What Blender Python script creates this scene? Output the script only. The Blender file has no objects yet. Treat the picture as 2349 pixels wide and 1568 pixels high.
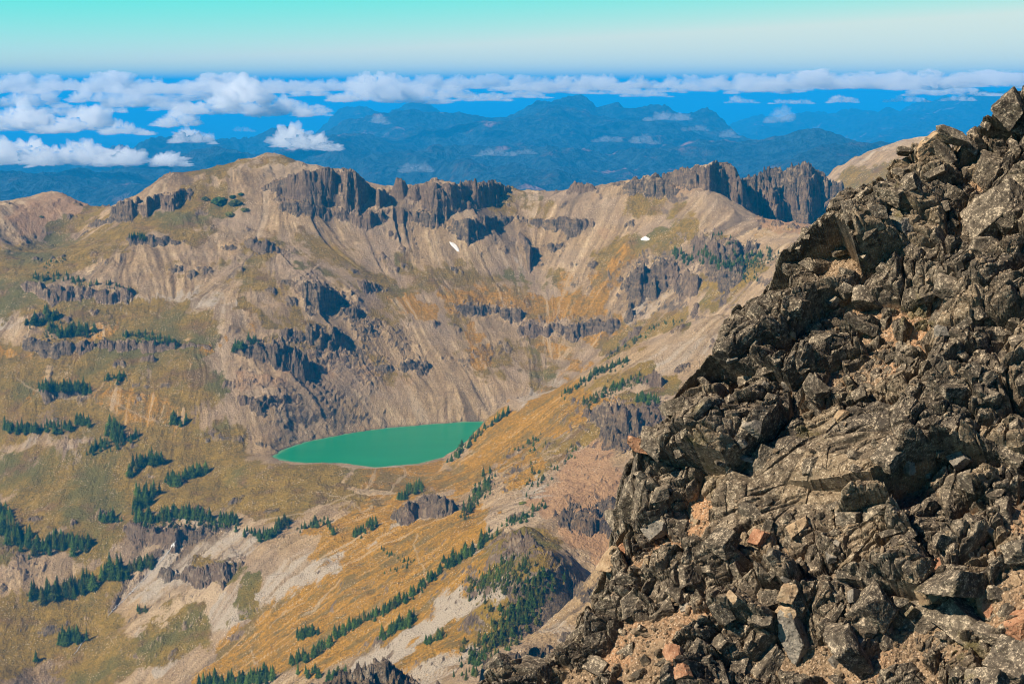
import bpy, math, random
import numpy as np
R = math.radians
S = bpy.context.scene
COL = S.collection
# ---------------------------------------------------------------- camera
FP, CU, CV, PITCH = 3615.0, 1174.5, 784.0, R(9.36)     # focal length and centre of a 2349 wide survey frame
cam_d = bpy.data.cameras.new("camera"); cam = bpy.data.objects.new("camera", cam_d); COL.objects.link(cam)
cam.location = (0, 0, 0); cam.rotation_euler = (R(90) - PITCH, 0, 0)
cam_d.sensor_width = 36; cam_d.lens = 36 * FP / 2349; cam_d.clip_start = 0.5; cam_d.clip_end = 400000
S.camera = cam
# ---------------------------------------------------------------- sky, sun, exposure
SUN_EL, SUN_AZ = R(40), R(243)          # azimuth clockwise from +Y: from the left, a little behind the camera
w = bpy.data.worlds.new("World"); S.world = w; w.use_nodes = True
nt = w.node_tree; bgn = nt.nodes["Background"]
sky = nt.nodes.new("ShaderNodeTexSky"); sky.sky_type = 'NISHITA'; sky.sun_disc = False
sky.sun_elevation = SUN_EL; sky.sun_rotation = SUN_AZ; sky.altitude = 2300
sky.air_density = 1.0; sky.dust_density = 1.2; sky.ozone_density = 0.6
spx = nt.nodes.new("ShaderNodeSeparateColor"); cmb = nt.nodes.new("ShaderNodeCombineColor"); nt.links.new(sky.outputs[0], spx.inputs[0])
for ch, (ref, gam, gain, cap) in enumerate(((5.8, 5.0, 2.5, 4.5), (6.4, 2.4, 6.7, 5.3), (5.8, 2.0, 4.9, 4.7))):     # deeper zenith, pale horizon
    d_ = nt.nodes.new("ShaderNodeMath"); d_.operation = 'DIVIDE'; d_.inputs[1].default_value = ref; nt.links.new(spx.outputs[ch], d_.inputs[0])
    p_ = nt.nodes.new("ShaderNodeMath"); p_.operation = 'POWER'; p_.inputs[1].default_value = gam; nt.links.new(d_.outputs[0], p_.inputs[0])
    m_ = nt.nodes.new("ShaderNodeMath"); m_.operation = 'MULTIPLY'; m_.inputs[1].default_value = gain; nt.links.new(p_.outputs[0], m_.inputs[0])
    q_ = nt.nodes.new("ShaderNodeMath"); q_.operation = 'MINIMUM'; q_.inputs[1].default_value = cap; nt.links.new(m_.outputs[0], q_.inputs[0]); nt.links.new(q_.outputs[0], cmb.inputs[ch])
nt.links.new(cmb.outputs[0], bgn.inputs[0]); bgn.inputs[1].default_value = 0.085
sl = bpy.data.lights.new("sun", 'SUN'); sl.energy = 5.0; sl.angle = R(0.5); sl.color = (1.0, 0.86, 0.68)
sun = bpy.data.objects.new("sun", sl); COL.objects.link(sun)
from mathutils import Vector, Matrix, noise as mnoise
sd = Vector((math.sin(SUN_AZ) * math.cos(SUN_EL), math.cos(SUN_AZ) * math.cos(SUN_EL), math.sin(SUN_EL)))
sun.rotation_euler = sd.to_track_quat('Z', 'Y').to_euler(); sun.location = (-300, -300, 600)
S.view_settings.view_transform = 'Standard'; S.view_settings.look = 'None'
S.view_settings.exposure = 0.95; S.view_settings.gamma = 1.0
S.render.engine = 'CYCLES'
S.cycles.use_denoising = True; S.cycles.pixel_filter_type = 'BLACKMAN_HARRIS'; S.cycles.filter_width = 1.05
S.cycles.max_bounces = 8; S.cycles.diffuse_bounces = 2; S.cycles.glossy_bounces = 1
S.cycles.transparent_max_bounces = 8; S.cycles.volume_bounces = 8
S.cycles.volume_step_rate = 1.0; S.cycles.volume_max_steps = 256
rnd = random.Random(7); RG = np.random.RandomState(7)

# ---------------------------------------------------------------- survey geometry
CP, SP = math.cos(PITCH), math.sin(PITCH)
def ray(u, v):
    x = (np.asarray(u, float) - CU) / FP; z = (CV - np.asarray(v, float)) / FP
    return x, CP + z * SP, -SP + z * CP
def at(u, v, Y):
    x, y, z = ray(u, v); t = Y / y
    return x * t, Y + 0 * x, z * t
def proj(X, Y, Z):
    f = Y * CP - Z * SP; up = Y * SP + Z * CP
    return CU + FP * X / f, CV - FP * up / f
# ---------------------------------------------------------------- numpy noise
_P = RG.permutation(65536).astype(np.int64)
_G = RG.rand(65536).astype(np.float32) * 2 * np.pi
_GX, _GY = np.cos(_G), np.sin(_G)
_U = RG.rand(65536, 3).astype(np.float32)
def hsh(i, j, s=0): return _P[(_P[(i + 7919 * s) & 65535] + j) & 65535]
def pn(x, y, s=0):
    x = np.asarray(x, np.float32); y = np.asarray(y, np.float32)
    i = np.floor(x).astype(np.int64); j = np.floor(y).astype(np.int64)
    fx = (x - i).astype(np.float32); fy = (y - j).astype(np.float32)
    def g(a, b):
        h = hsh(i + a, j + b, s); return _GX[h] * (fx - a) + _GY[h] * (fy - b)
    ux = fx * fx * fx * (fx * (fx * 6 - 15) + 10); uy = fy * fy * fy * (fy * (fy * 6 - 15) + 10)
    a = g(0, 0); a = a + ux * (g(1, 0) - a); b = g(0, 1); b = b + ux * (g(1, 1) - b)
    return (a + uy * (b - a)) * 1.5
def fbm(x, y, o=4, s=0, gain=.5, lac=2.03):
    r = 0; a = 1.0
    for k in range(o): r = r + a * pn(x, y, s + k); x = x * lac + 3.1; y = y * lac + 1.7; a *= gain
    return r
def ridged(x, y, o=4, s=0, gain=.5):
    r = 0; a = 1.0
    for k in range(o): r = r + a * (1 - 2 * np.abs(pn(x, y, s + k))); x = x * 2.07 + 3.1; y = y * 2.07 + 1.7; a *= gain
    return r
def voro(x, y, s=0, jit=.9):
    """nearest cell id, distance to first and second feature, offset to the cell's centre"""
    i = np.floor(x).astype(np.int64); j = np.floor(y).astype(np.int64)
    d1 = np.full(x.shape, 9., np.float32); d2 = d1.copy(); hid = np.zeros(x.shape, np.int64)
    ox = np.zeros(x.shape, np.float32); oy = ox.copy()
    for a in (-1, 0, 1):
        for b in (-1, 0, 1):
            h = hsh(i + a, j + b, s); r = _U[h]
            dx = (x - (i + a + .5 + jit * (r[..., 0] - .5))).astype(np.float32); dy = (y - (j + b + .5 + jit * (r[..., 1] - .5))).astype(np.float32)
            d = np.sqrt(dx * dx + dy * dy)
            m = d < d1
            d2 = np.where(m, d1, np.minimum(d2, d)); d1 = np.where(m, d, d1)
            hid = np.where(m, h, hid); ox = np.where(m, dx, ox); oy = np.where(m, dy, oy)
    return hid, d1, d2, ox, oy
def sst(a, b, x): t = np.clip((x - a) / (b - a), 0, 1); return t * t * (3 - 2 * t)
def tps(P, z, lam=0.0):
    P = np.asarray(P, float); n = len(P); d = np.linalg.norm(P[:, None] - P[None], axis=2)
    K = np.where(d > 0, d * d * np.log(d + 1e-12), 0) + lam * np.eye(n)
    A = np.zeros((n + 3, n + 3)); A[:n, :n] = K; A[:n, n] = 1; A[:n, n + 1:] = P; A[n, :n] = 1; A[n + 1:, :n] = P.T
    w = np.linalg.solve(A, np.r_[z, 0, 0, 0])
    def f(x, y):
        r = (w[n] + w[n + 1] * x + w[n + 2] * y).astype(float)
        for k in range(n):
            q = (x - P[k, 0]) ** 2 + (y - P[k, 1]) ** 2 + 1e-20
            r += w[k] * .5 * q * np.log(q)
        return r
    return f
def interp2(F, r, c):
    r = np.clip(r, 0, F.shape[0] - 1.001); c = np.clip(c, 0, F.shape[1] - 1.001)
    i = r.astype(int); j = c.astype(int); a = r - i; b = c - j
    return (F[i, j] * (1 - a) + F[i + 1, j] * a) * (1 - b) + (F[i, j + 1] * (1 - a) + F[i + 1, j + 1] * a) * b
# ---------------------------------------------------------------- objects
def tag(o, label=None, cat=None, group=None, kind=None):
    for k, v in (('label', label), ('category', cat), ('group', group), ('kind', kind)):
        if v: o[k] = v
    return o
def mesh_np(name, V, Fq, mat=None, smooth=True, attrs=None):
    me = bpy.data.meshes.new(name); V = np.ascontiguousarray(V, np.float32); Fq = np.ascontiguousarray(Fq, np.int32); k = Fq.shape[1]
    me.vertices.add(len(V)); me.vertices.foreach_set('co', V.ravel())
    me.loops.add(Fq.size); me.loops.foreach_set('vertex_index', Fq.ravel())
    me.polygons.add(len(Fq)); me.polygons.foreach_set('loop_start', np.arange(0, Fq.size, k, dtype=np.int32))
    me.polygons.foreach_set('loop_total', np.full(len(Fq), k, np.int32))
    me.polygons.foreach_set('use_smooth', np.full(len(Fq), smooth, bool))
    for an, arr in (attrs or {}).items():
        at_ = me.attributes.new(an, 'FLOAT_COLOR', 'POINT'); b = np.ones((len(V), 4), np.float32); b[:, :arr.shape[1]] = arr
        at_.data.foreach_set('color', b.ravel())
    me.update(calc_edges=True)
    if mat: me.materials.append(mat)
    return me
def link(name, me, parent=None):
    o = bpy.data.objects.new(name, me); COL.objects.link(o)
    if parent: o.parent = parent
    return o
def gridfaces(nr, nc):
    i = np.arange(nr * nc).reshape(nr, nc)
    return np.stack([i[:-1, :-1], i[:-1, 1:], i[1:, 1:], i[1:, :-1]], -1).reshape(-1, 4)
# ---------------------------------------------------------------- node helpers
class N:
    def __init__(s, name):
        s.m = bpy.data.materials.new(name); s.m.use_nodes = True; s.t = s.m.node_tree
        s.b = s.t.nodes["Principled BSDF"]; s.b.inputs['Roughness'].default_value = .95; s.b.inputs['Specular IOR Level'].default_value = .15
        s.out = s.t.nodes["Material Output"]
    def n(s, ty, **k):
        x = s.t.nodes.new(ty)
        for a, v in k.items(): setattr(x, a, v)
        return x
    def put(s, inp, v):
        if isinstance(v, (int, float)): inp.default_value = v
        elif isinstance(v, (tuple, list)): inp.default_value = tuple(v) + ((1,) if len(v) == 3 and len(inp.default_value) == 4 else ())
        else: s.t.links.new(v, inp)
    def geo(s, o='Position'):
        return s.n('ShaderNodeNewGeometry').outputs[o]
    def obj(s): return s.n('ShaderNodeTexCoord').outputs['Object']
    def attr(s, name):
        a = s.n('ShaderNodeAttribute', attribute_name=name); sp = s.n('ShaderNodeSeparateColor'); s.t.links.new(a.outputs['Color'], sp.inputs[0]); return sp.outputs
    def map(s, vec, sc):
        m = s.n('ShaderNodeMapping'); s.put(m.inputs[0], vec); m.inputs['Scale'].default_value = sc; return m.outputs[0]
    def noise(s, vec, scale, det=4, rough=.55, out=0, dist=0):
        x = s.n('ShaderNodeTexNoise'); s.put(x.inputs['Vector'], vec); x.inputs['Scale'].default_value = scale
        x.inputs['Detail'].default_value = det; x.inputs['Roughness'].default_value = rough; x.inputs['Distortion'].default_value = dist; return x.outputs[out]
    def voro(s, vec, scale, feat='F1', out='Distance', rand=1):
        x = s.n('ShaderNodeTexVoronoi', feature=feat); s.put(x.inputs['Vector'], vec); x.inputs['Scale'].default_value = scale; x.inputs['Randomness'].default_value = rand; return x.outputs[out]
    def math(s, op, a, b=0., c=None, clamp=False):
        x = s.n('ShaderNodeMath', operation=op, use_clamp=clamp); s.put(x.inputs[0], a); s.put(x.inputs[1], b)
        if c is not None: s.put(x.inputs[2], c)
        return x.outputs[0]
    def ss(s, x, a, b):
        m = s.n('ShaderNodeMapRange', interpolation_type='SMOOTHSTEP'); s.put(m.inputs[0], x); m.inputs[1].default_value = a; m.inputs[2].default_value = b; return m.outputs[0]
    def lin(s, x, a, b, c, d):
        m = s.n('ShaderNodeMapRange'); s.put(m.inputs[0], x); m.inputs[1].default_value = a; m.inputs[2].default_value = b; m.inputs[3].default_value = c; m.inputs[4].default_value = d; return m.outputs[0]
    def mix(s, f, a, b, blend='MIX'):
        m = s.n('ShaderNodeMix', data_type='RGBA', blend_type=blend); s.put(m.inputs[0], f); s.put(m.inputs[6], a); s.put(m.inputs[7], b); return m.outputs[2]
    def ramp(s, x, stops):
        r = s.n('ShaderNodeValToRGB'); s.put(r.inputs[0], x); e = r.color_ramp.elements
        while len(e) < len(stops): e.new(.5)
        for k, (p, c) in enumerate(stops): e[k].position = p; e[k].color = tuple(c) + (1,)
        return r.outputs[0]
    def bump(s, h, dist, strength=1., nrm=None):
        b = s.n('ShaderNodeBump'); b.inputs['Strength'].default_value = strength; b.inputs['Distance'].default_value = dist; s.put(b.inputs['Height'], h)
        if nrm is not None: s.put(b.inputs['Normal'], nrm)
        return b.outputs[0]
    def fin(s, col, nrm=None, rough=None):
        s.put(s.b.inputs['Base Color'], col)
        if nrm is not None: s.put(s.b.inputs['Normal'], nrm)
        if rough is not None: s.put(s.b.inputs['Roughness'], rough)
        return s.m
# ================================================================ MAIN TERRAIN (basin, lake, meadows, spur)
LAKE_Z = -330.0
# surveyed points: u, v, distance
CTRL = [
 (0,1568,1130),(0,1300,1260),(0,1100,1380),(0,900,1480),(0,700,1620),(0,600,1720),(0,495,1850),
 (90,1568,1150),(300,1450,1165),(450,1568,1080),(600,1568,1000),(850,1568,860),(1000,1568,780),(1100,1500,780),
 (1250,1450,760),(1250,1310,850),(1000,1400,930),(1000,1250,1070),(1000,1110,1260),(1100,1400,900),(1100,1250,1020),(1100,1100,1220),
 (350,1350,1210),(350,1200,1290),(500,1300,1200),(700,1250,1180),(700,1400,1090),(850,1250,1140),(850,1400,1010),(700,1120,1290),(880,1120,1280),
 (350,1050,1375),(350,950,1430),(350,800,1530),(350,650,1640),(350,550,1730),(350,480,1810),(370,412,1850),
 (480,1050,1370),(500,900,1450),(500,700,1590),(480,560,1730),(530,380,1900),
 (650,950,1440),(650,850,1500),(650,700,1600),(650,600,1680),(650,500,1780),(650,400,1880),(635,352,1930),(780,395,1900),(800,700,1640),(780,850,1540),
 (900,860,1558),(900,700,1665),(900,600,1740),(900,500,1815),(900,445,1850),
 (1050,900,1545),(1050,700,1685),(1050,540,1800),(1050,440,1870),
 (1200,900,1560),(1200,750,1680),(1200,600,1790),(1200,500,1860),(1200,440,1900),
 (1330,880,1570),(1400,800,1630),(1400,650,1730),(1400,550,1800),(1400,430,1880),(1540,640,1690),(1500,500,1810),
 (1640,700,1560),(1640,600,1640),(1640,500,1740),(1640,440,1800),(1570,415,1860),
 (1750,495,1730),(1860,512,1650),(1750,600,1580),(1900,600,1500),(2100,560,1500),
 (130,447,2000),(130,560,1840),(240,478,1900),(210,540,1790),(20,470,1990),
 (1650,730,1300),(1390,815,1330),(1290,880,1350),(1160,930,1370),(1090,980,1390),(1010,1055,1365),
 (1400,950,1200),(1400,1100,1080),(1400,1250,980),(1340,1310,940),(1600,900,1180),(1700,850,1220),(1900,700,1300),
 (1200,1010,1270),(1200,1110,1130),(1230,1160,1040),(1550,780,1290),(1550,1100,1060),(1700,1200,950),
 (1200,1215,930),(1275,1265,870),(1335,1350,810),(1400,1420,760),(1500,1500,690),
 (2060,326,2300),(1900,402,2260),(1960,440,2150),(2200,330,2300),(1920,480,2050),
]
# hidden ground behind crests: u, distance, height
HID = [(0,2150,-230),(130,2150,-200),(0,2500,-420),(250,2080,-230),(370,2000,-190),(530,2080,-190),(635,2100,-190),(780,2060,-190),(900,1990,-180),(1050,2010,-190),(1200,2050,-200),(1400,2030,-190),
 (1570,2000,-190),(1640,1960,-180),(1500,2500,-420),(1000,2500,-450),(500,2500,-450),(1760,1850,-200),(1860,1780,-190),(1800,2100,-240),(2050,2500,-200),(1850,2500,-330),
 (1650,1450,-250),(1500,1470,-290),(1390,1470,-305),(1290,1470,-318),(1190,1470,-326),(1110,1480,-328),(1800,1400,-220),
 (1300,820,-315),(1420,860,-310),(1550,900,-290),(1250,690,-275),(1000,640,-300),(700,760,-350),(300,900,-430),(-100,1000,-460),(-150,1400,-370),(-150,1800,-170),(1500,620,-270),(1800,700,-200),(2150,900,-130),(2150,1400,-150),
 (2700,700,-110),(2700,1000,-90),(2700,1500,-95),(2700,2200,-120),(2450,2500,-160),(870,1410,-333),(760,1420,-333),(950,1450,-333)]
P = [];  Z = []
for u, v, Y in CTRL:
    X, Y, z = at(u, v, Y); P.append((X / 1000, Y / 1000)); Z.append(float(z))
for u, Y, z in HID: P.append(((u - CU) / FP * Y * 1.0 / 1000, Y / 1000)); Z.append(z)
base_f = tps(P, Z, 1e-5)
NC, NR = 1440, 1700
U0, U1, Y0, Y1 = -200., 2800., 560., 2600.
aA = (np.linspace(U0, U1, NC) - CU) / FP
yA = np.exp(np.linspace(math.log(Y0), math.log(Y1), NR))
# base surface on a coarse grid first
yc = np.exp(np.linspace(math.log(Y0), math.log(Y1), NR // 8)); ac = np.linspace(aA[0], aA[-1], NC // 8)
Zc = base_f(ac[None] * yc[:, None] / 1000, (yc[:, None] + 0 * ac[None]) / 1000)
rr = np.linspace(0, len(yc) - 1, NR)[:, None] + np.zeros((1, NC)); cc = np.linspace(0, len(ac) - 1, NC)[None] + np.zeros((NR, 1))
def cubic_up(F):
    # smooth upsampling: bilinear then a box blur of the cell size
    G = interp2(F, rr, cc)
    for ax in (0, 1):
        k = 8; pad = [(k, k) if a == ax else (0, 0) for a in (0, 1)]; c = np.cumsum(np.pad(G, pad, mode='reflect', reflect_type='odd'), axis=ax)
        n = G.shape[ax]; G = (np.take(c, range(2 * k - 1 - k // 2 + 0, 2 * k - 1 - k // 2 + n), ax) - np.take(c, range(k - 1 - k // 2 + 0, k - 1 - k // 2 + n), ax)) / k
    return G
BZ = cubic_up(Zc)
X2 = aA[None] * yA[:, None]; Y2 = yA[:, None] + 0 * aA[None]
def hrow(Y): return (np.log(Y) - math.log(Y0)) / (math.log(Y1) - math.log(Y0)) * (NR - 1)
def hcol(X, Y): return (X / Y - aA[0]) / (aA[-1] - aA[0]) * (NC - 1)
def hat(H, X, Y): return interp2(H, hrow(np.asarray(Y, float)), hcol(np.asarray(X, float), np.asarray(Y, float)))
def march(H, u, v, ya=600., yb=2550., n=3200):
    """first hit of the sight line through (u, v) with height field H"""
    u = np.atleast_1d(np.asarray(u, float)); v = np.atleast_1d(np.asarray(v, float)); x, y, z = ray(u, v)
    res = np.full(u.shape, np.nan); prev = None
    ys = np.linspace(ya, yb, n)
    for Yk in ys:
        t = Yk / y; below = (z * t) < hat(H, x * t, np.full(u.shape, Yk))
        hit = below & np.isnan(res); res[hit] = Yk
        if not np.isnan(res).any(): break
    return x * res / y, res, z * res / y
# ---- cliffs and crags: (base line u,v ...), height in survey pixels at each point, options
CLIFFS = []
def cliff(pts, steep=3.0, tilt=.05, flute=2.5, fl=9., rag=1.5, Y=None, thick=None, seed=0):
    CLIFFS.append((pts, steep, tilt, flute, fl, rag, Y, thick, seed))
# points: u, v of the top edge, v of the foot
cliff([(205,512,520),(235,475,516),(270,448,505),(300,432,495),(340,430,488),(370,430,480),(405,425,470),(435,420,450)], 2.6, .05, 3.2, 7)
cliff([(288,540,548),(300,526,556),(350,530,556),(400,538,558),(440,548,560)], 2.5, .05, 2, 6)
cliff([(50,640,655),(60,632,668),(120,638,682),(170,640,680),(205,648,684),(250,650,682),(300,652,678)], 2.6, .05, 3, 8)
cliff([(55,775,798),(70,765,806),(130,768,806),(200,770,797),(300,768,800),(380,770,798),(480,785,800)], 2.5, .05, 2.5, 7)
cliff([(88,880,890),(100,872,910),(160,876,906),(200,882,895)], 2.2, .05, 2, 8)
cliff([(600,425,435),(630,408,446),(660,395,450),(690,385,455),(720,380,458),(760,379,460),(800,381,458),(815,392,456),(835,412,447),(848,425,440)], 3.2, .02, 5, 14, 2)
cliff([(640,462,474),(680,452,488),(740,462,495),(800,466,502),(850,468,508),(892,478,498)], 2.4, .08, 4, 10, 2.5)
cliff([(858,438,455),(868,428,470),(880,434,470),(890,446,460)], 3, 0, 2, 6, 1.5)
cliff([(908,414,444),(912,411,446),(928,413,446),(932,420,444)], 5, -.2, .6, 8, .4, thick=9)
cliff([(930,440,450),(960,420,462),(1000,408,466),(1040,412,466),(1090,404,462),(1130,412,455),(1165,424,440)], 2.2, .05, 4, 12, 3)
cliff([(920,470,490),(960,474,505),(1010,474,522),(1040,476,540),(1080,474,542),(1110,476,528),(1150,482,512),(1200,492,500)], 3.0, .04, 5, 13, 1)
cliff([(1190,500,512),(1240,494,518),(1280,486,522),(1320,488,524),(1360,500,515)], 2.4, .08, 3, 9, 2)
cliff([(1190,530,540),(1205,530,565),(1215,545,600),(1235,556,572),(1290,545,560)], 2.2, .1, 3, 9, 2)
cliff([(1310,428,440),(1320,414,440),(1350,416,438),(1365,426,436)], 2.5, 0, 2, 7, 2)
cliff([(1400,420,428),(1450,412,430),(1500,400,430),(1540,392,432),(1590,378,434),(1615,370,436),(1645,360,436),(1668,368,436),(1690,385,440),(1703,415,450)], 2.0, .0, 4, 11, 3)
cliff([(1703,410,470),(1725,402,480),(1745,400,488),(1765,388,492),(1780,380,496),(1795,392,500),(1815,382,500),(1840,374,500),(1862,380,505),(1880,402,506),(1900,412,506),(1915,425,506),(1930,418,502),(1945,440,500)], 1.9, -.3, 12, 20, 5, Y=1900, thick=12, seed=5)
cliff([(560,545,560),(590,530,575),(620,545,580),(655,565,585)], 2.0, .1, 4, 9, 3)
cliff([(505,560,570),(520,552,575),(540,560,572)], 2, .1, 2, 6, 2)
cliff([(685,655,665),(700,632,685),(730,626,690),(760,640,690),(785,665,682)], 1.9, .12, 5, 12, 3)
cliff([(818,640,650),(840,628,668),(865,640,668),(890,655,665)], 1.8, .1, 4, 9, 3)
cliff([(530,780,800),(560,776,815),(600,770,822),(640,758,830),(680,766,834),(705,806,842)], 2.0, .12, 6, 13, 3)
cliff([(640,750,765),(665,738,775),(700,752,775)], 2.0, .1, 3, 9, 2)
cliff([(705,735,760),(730,722,785),(760,728,785),(785,748,780)], 2.0, .1, 5, 11, 3)
cliff([(790,700,715),(815,694,735),(830,712,745),(850,740,760)], 1.8, .1, 5, 10, 3)
cliff([(520,905,914),(560,902,922),(600,898,926),(650,905,925),(662,900,914)], 1.7, .15, 4, 9, 2)
cliff([(860,830,845),(900,828,850),(940,822,850),(980,820,842)], 1.7, .15, 3, 8, 2)
cliff([(1030,692,700),(1060,686,710),(1110,690,718),(1150,692,722),(1195,700,724)], 2.0, .1, 3, 8, 2)
cliff([(1190,735,752),(1240,738,762),(1290,738,768),(1340,722,768),(1385,716,755),(1420,722,745)], 2.1, .08, 3, 6, 2)
cliff([(1425,640,655),(1450,600,660),(1490,575,640),(1530,580,640),(1570,610,650),(1600,620,660)], .95, .25, 5, 15, 3)
cliff([(1590,545,560),(1620,530,590),(1660,525,600),(1700,535,590),(1735,545,580)], .95, .3, 4, 12, 3)
cliff([(583,1012,1016),(600,1006,1024),(630,1006,1022),(655,1008,1016)], 2, .1, 2, 6, 1.5)
cliff([(286,1185,1225),(310,1178,1235),(350,1178,1236),(400,1180,1238),(450,1185,1228),(500,1190,1216),(550,1195,1210)], 2.6, .0, 3, 9, 1)
cliff([(365,1300,1320),(385,1293,1328),(420,1298,1325),(455,1304,1318)], 2, .1, 3, 7, 2)
cliff([(440,1295,1320),(470,1290,1335),(510,1280,1330),(540,1290,1310)], 2, .1, 3, 7, 2)
cliff([(905,1160,1185),(920,1145,1190),(960,1130,1188),(1000,1128,1185),(1035,1130,1175),(1060,1138,1165)], 2.2, .1, 3, 9, 1.5)
cliff([(1340,940,955),(1380,910,985),(1440,900,985),(1490,905,970),(1530,915,960)], 1.2, .3, 5, 14, 3)
cliff([(1270,1160,1185),(1310,1150,1200),(1360,1150,1200),(1420,1130,1190),(1450,1140,1180)], 1.3, .25, 4, 10, 2)
cliff([(1450,860,875),(1480,846,880),(1518,848,880)], 1.8, .1, 3, 8, 3)
cliff([(1158,1236,1256),(1172,1218,1258),(1195,1208,1262),(1222,1216,1262),(1240,1245,1270)], 2.0, -.3, 5, 10, 3, seed=3)
cliff([(1240,1258,1280),(1262,1258,1288),(1280,1276,1302),(1300,1296,1322),(1320,1324,1350),(1338,1342,1364),(1360,1352,1380)], 2.0, -.5, 5, 9, 3, seed=3)
cliff([(1110,1515,1545),(1140,1500,1550),(1180,1480,1550),(1220,1470,1545),(1250,1465,1530),(1275,1480,1520)], 2.4, -.2, 3, 6, 2, Y=560, seed=4)
cliff([(740,1568,1600),(770,1550,1620),(810,1538,1640),(860,1532,1650),(900,1532,1650),(935,1545,1640),(965,1568,1620)], 2.6, -.2, 2.5, 5, 2, Y=585, seed=4)
H = BZ.copy()
# broad undulation
und = fbm(X2 / 120, Y2 / 120, 4, 11); rid = ridged(X2 / 45, Y2 / 60, 4, 31)
H += und * 5.0
lu, lv = proj(X2, Y2, H)
rocky0 = np.zeros_like(H); FACE = np.zeros_like(H)
n1 = fbm(X2 / 6, Y2 / 14, 3, 51)
for pts, steep, tilt, flute, fl, rag, Yf, thick, seed in CLIFFS:
    pts = np.array(pts, float); u, vt, vb = pts.T
    if Yf is None:
        X_, Y_, Z_ = march(BZ + und * 5.0, u, vb); Y_ = np.where(np.isnan(Y_), 1850, Y_)
    else: Y_ = np.full(len(u), float(Yf))
    vt = vb - (vb - vt) * (.62 if not (Yf or thick or vb.mean() < 480) else (.86 if 900 < u.mean() < 1700 and not thick else (1. if (Yf or thick) else (1.08 if u.mean() < 500 else .88)))) * (1. if vb.mean() < 1100 or steep > 2.3 else 1.25); rag *= .55 if vb.mean() < 560 and not Yf else .9
    _, _, zt = at(u, vt, Y_ + 2)
    a = (u - CU) / FP * Y_ / (Y_ * CP - zt * SP) * 1.0   # azimuth X/Y of each point
    a = at(u, vt, Y_)[0] / Y_
    ai = np.argsort(a); a, Yk, zk = a[ai], Y_[ai], zt[ai]
    c0, c1 = np.searchsorted(aA, [a[0] - .012, a[-1] + .012]); r0, r1 = np.searchsorted(yA, [Yk.min() - 60, Yk.max() + 260])
    sl_ = (slice(r0, r1), slice(c0, c1)); A = aA[None, c0:c1] + 0 * H[sl_]; XX = X2[sl_]; YY = Y2[sl_]
    vb1 = voro(XX / (fl * 1.5) + .5 * fbm(XX / 8, YY / 2.6, 2, 71), YY / (fl * 1.4), 90 + seed); vb2 = voro(XX / (fl * .5), YY / (fl * .9), 91 + seed)
    nf = (_U[vb1[0]][..., 0] - .4) * flute * 1.5 + (_U[vb2[0]][..., 1] - .5) * flute * .55 + (1 - sst(0, .14, vb1[2] - vb1[1])) * flute * .9 + .35 * flute * fbm(XX / fl, YY / fl, 3, 70 + seed)
    hm = np.interp(A, a, ((vb - vt) / FP * Y_)[ai])
    wn = fbm(XX / 38, YY / 90, 3, 75 + seed, .6)
    Yf_ = np.interp(A, a, Yk) + nf * (.5 + sst(-.5, .6, fbm(XX / 25, YY / 60, 2, 77 + seed))) + np.minimum(hm * .55, 9) * wn * 1.3
    gap = (0. if vb.mean() < 480 else 1.) * sst(.12, .55, fbm(XX / 21 + 5, YY / 80, 3, 83 + seed, .6)) * (0 if (Yf or steep > 4) else 1)
    top = np.interp(A, a, zk) + rag * (fbm(XX / 7, YY / 9, 3, 80 + seed, .6) * 1.1 - .15) - gap * np.where(hm > 26, .18, .5) * hm
    top = top + np.round(fbm(XX / 14, YY / 30, 2, 87) * 1.6) * np.minimum(hm * .12, 1.6)
    edge = np.minimum(A - a[0], a[-1] - A) * Yk.mean()
    top = top + np.minimum(edge, 0) * 2.2
    d = YY - Yf_
    sg = top / YY
    T = (thick if thick else hm * .55 + 4) * (1 + .5 * fbm(XX / 12, YY / 40, 2, 85 + seed)); T = np.maximum(T, 2)
    top = top + (_U[vb1[0]][..., 2] - .5) * min(float(hm.max()) * .16, 4) + (_U[vb2[0]][..., 2] - .5) * min(float(hm.max()) * .08, 2)
    stp = steep * (.75 + .3 * sst(-.4, .4, fbm(XX / 30, YY / 40, 2, 66))) * (1 + .12 * fbm(XX / 6, YY / 4, 2, 60))
    zz = np.where(d < 0, top + d * stp, top + d * (sg + tilt))
    zz = np.where(d > T, top + T * (sg + tilt) - (d - T) * .9, zz)
    m = zz > H[sl_]
    lg = (zz + 5 * fbm(XX / 40, YY / 40, 2, 64)) / (1.0 + hm * .028); zz = zz + np.where(d < 0, 1, 0) * (1.0 + hm * .028) * np.sin(lg) * 1.25
    zz = zz + np.where(d < 0, 1, .3) * rag * .45 * fbm(XX / 3.2, YY / 3.2, 3, 62)
    face = m & (d < 1.5)
    if Yf is not None or thick: face = m
    FACE[sl_] = np.maximum(FACE[sl_], face * 1.0)
    H[sl_] = np.where(m, np.maximum(zz, H[sl_]), H[sl_])
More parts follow.
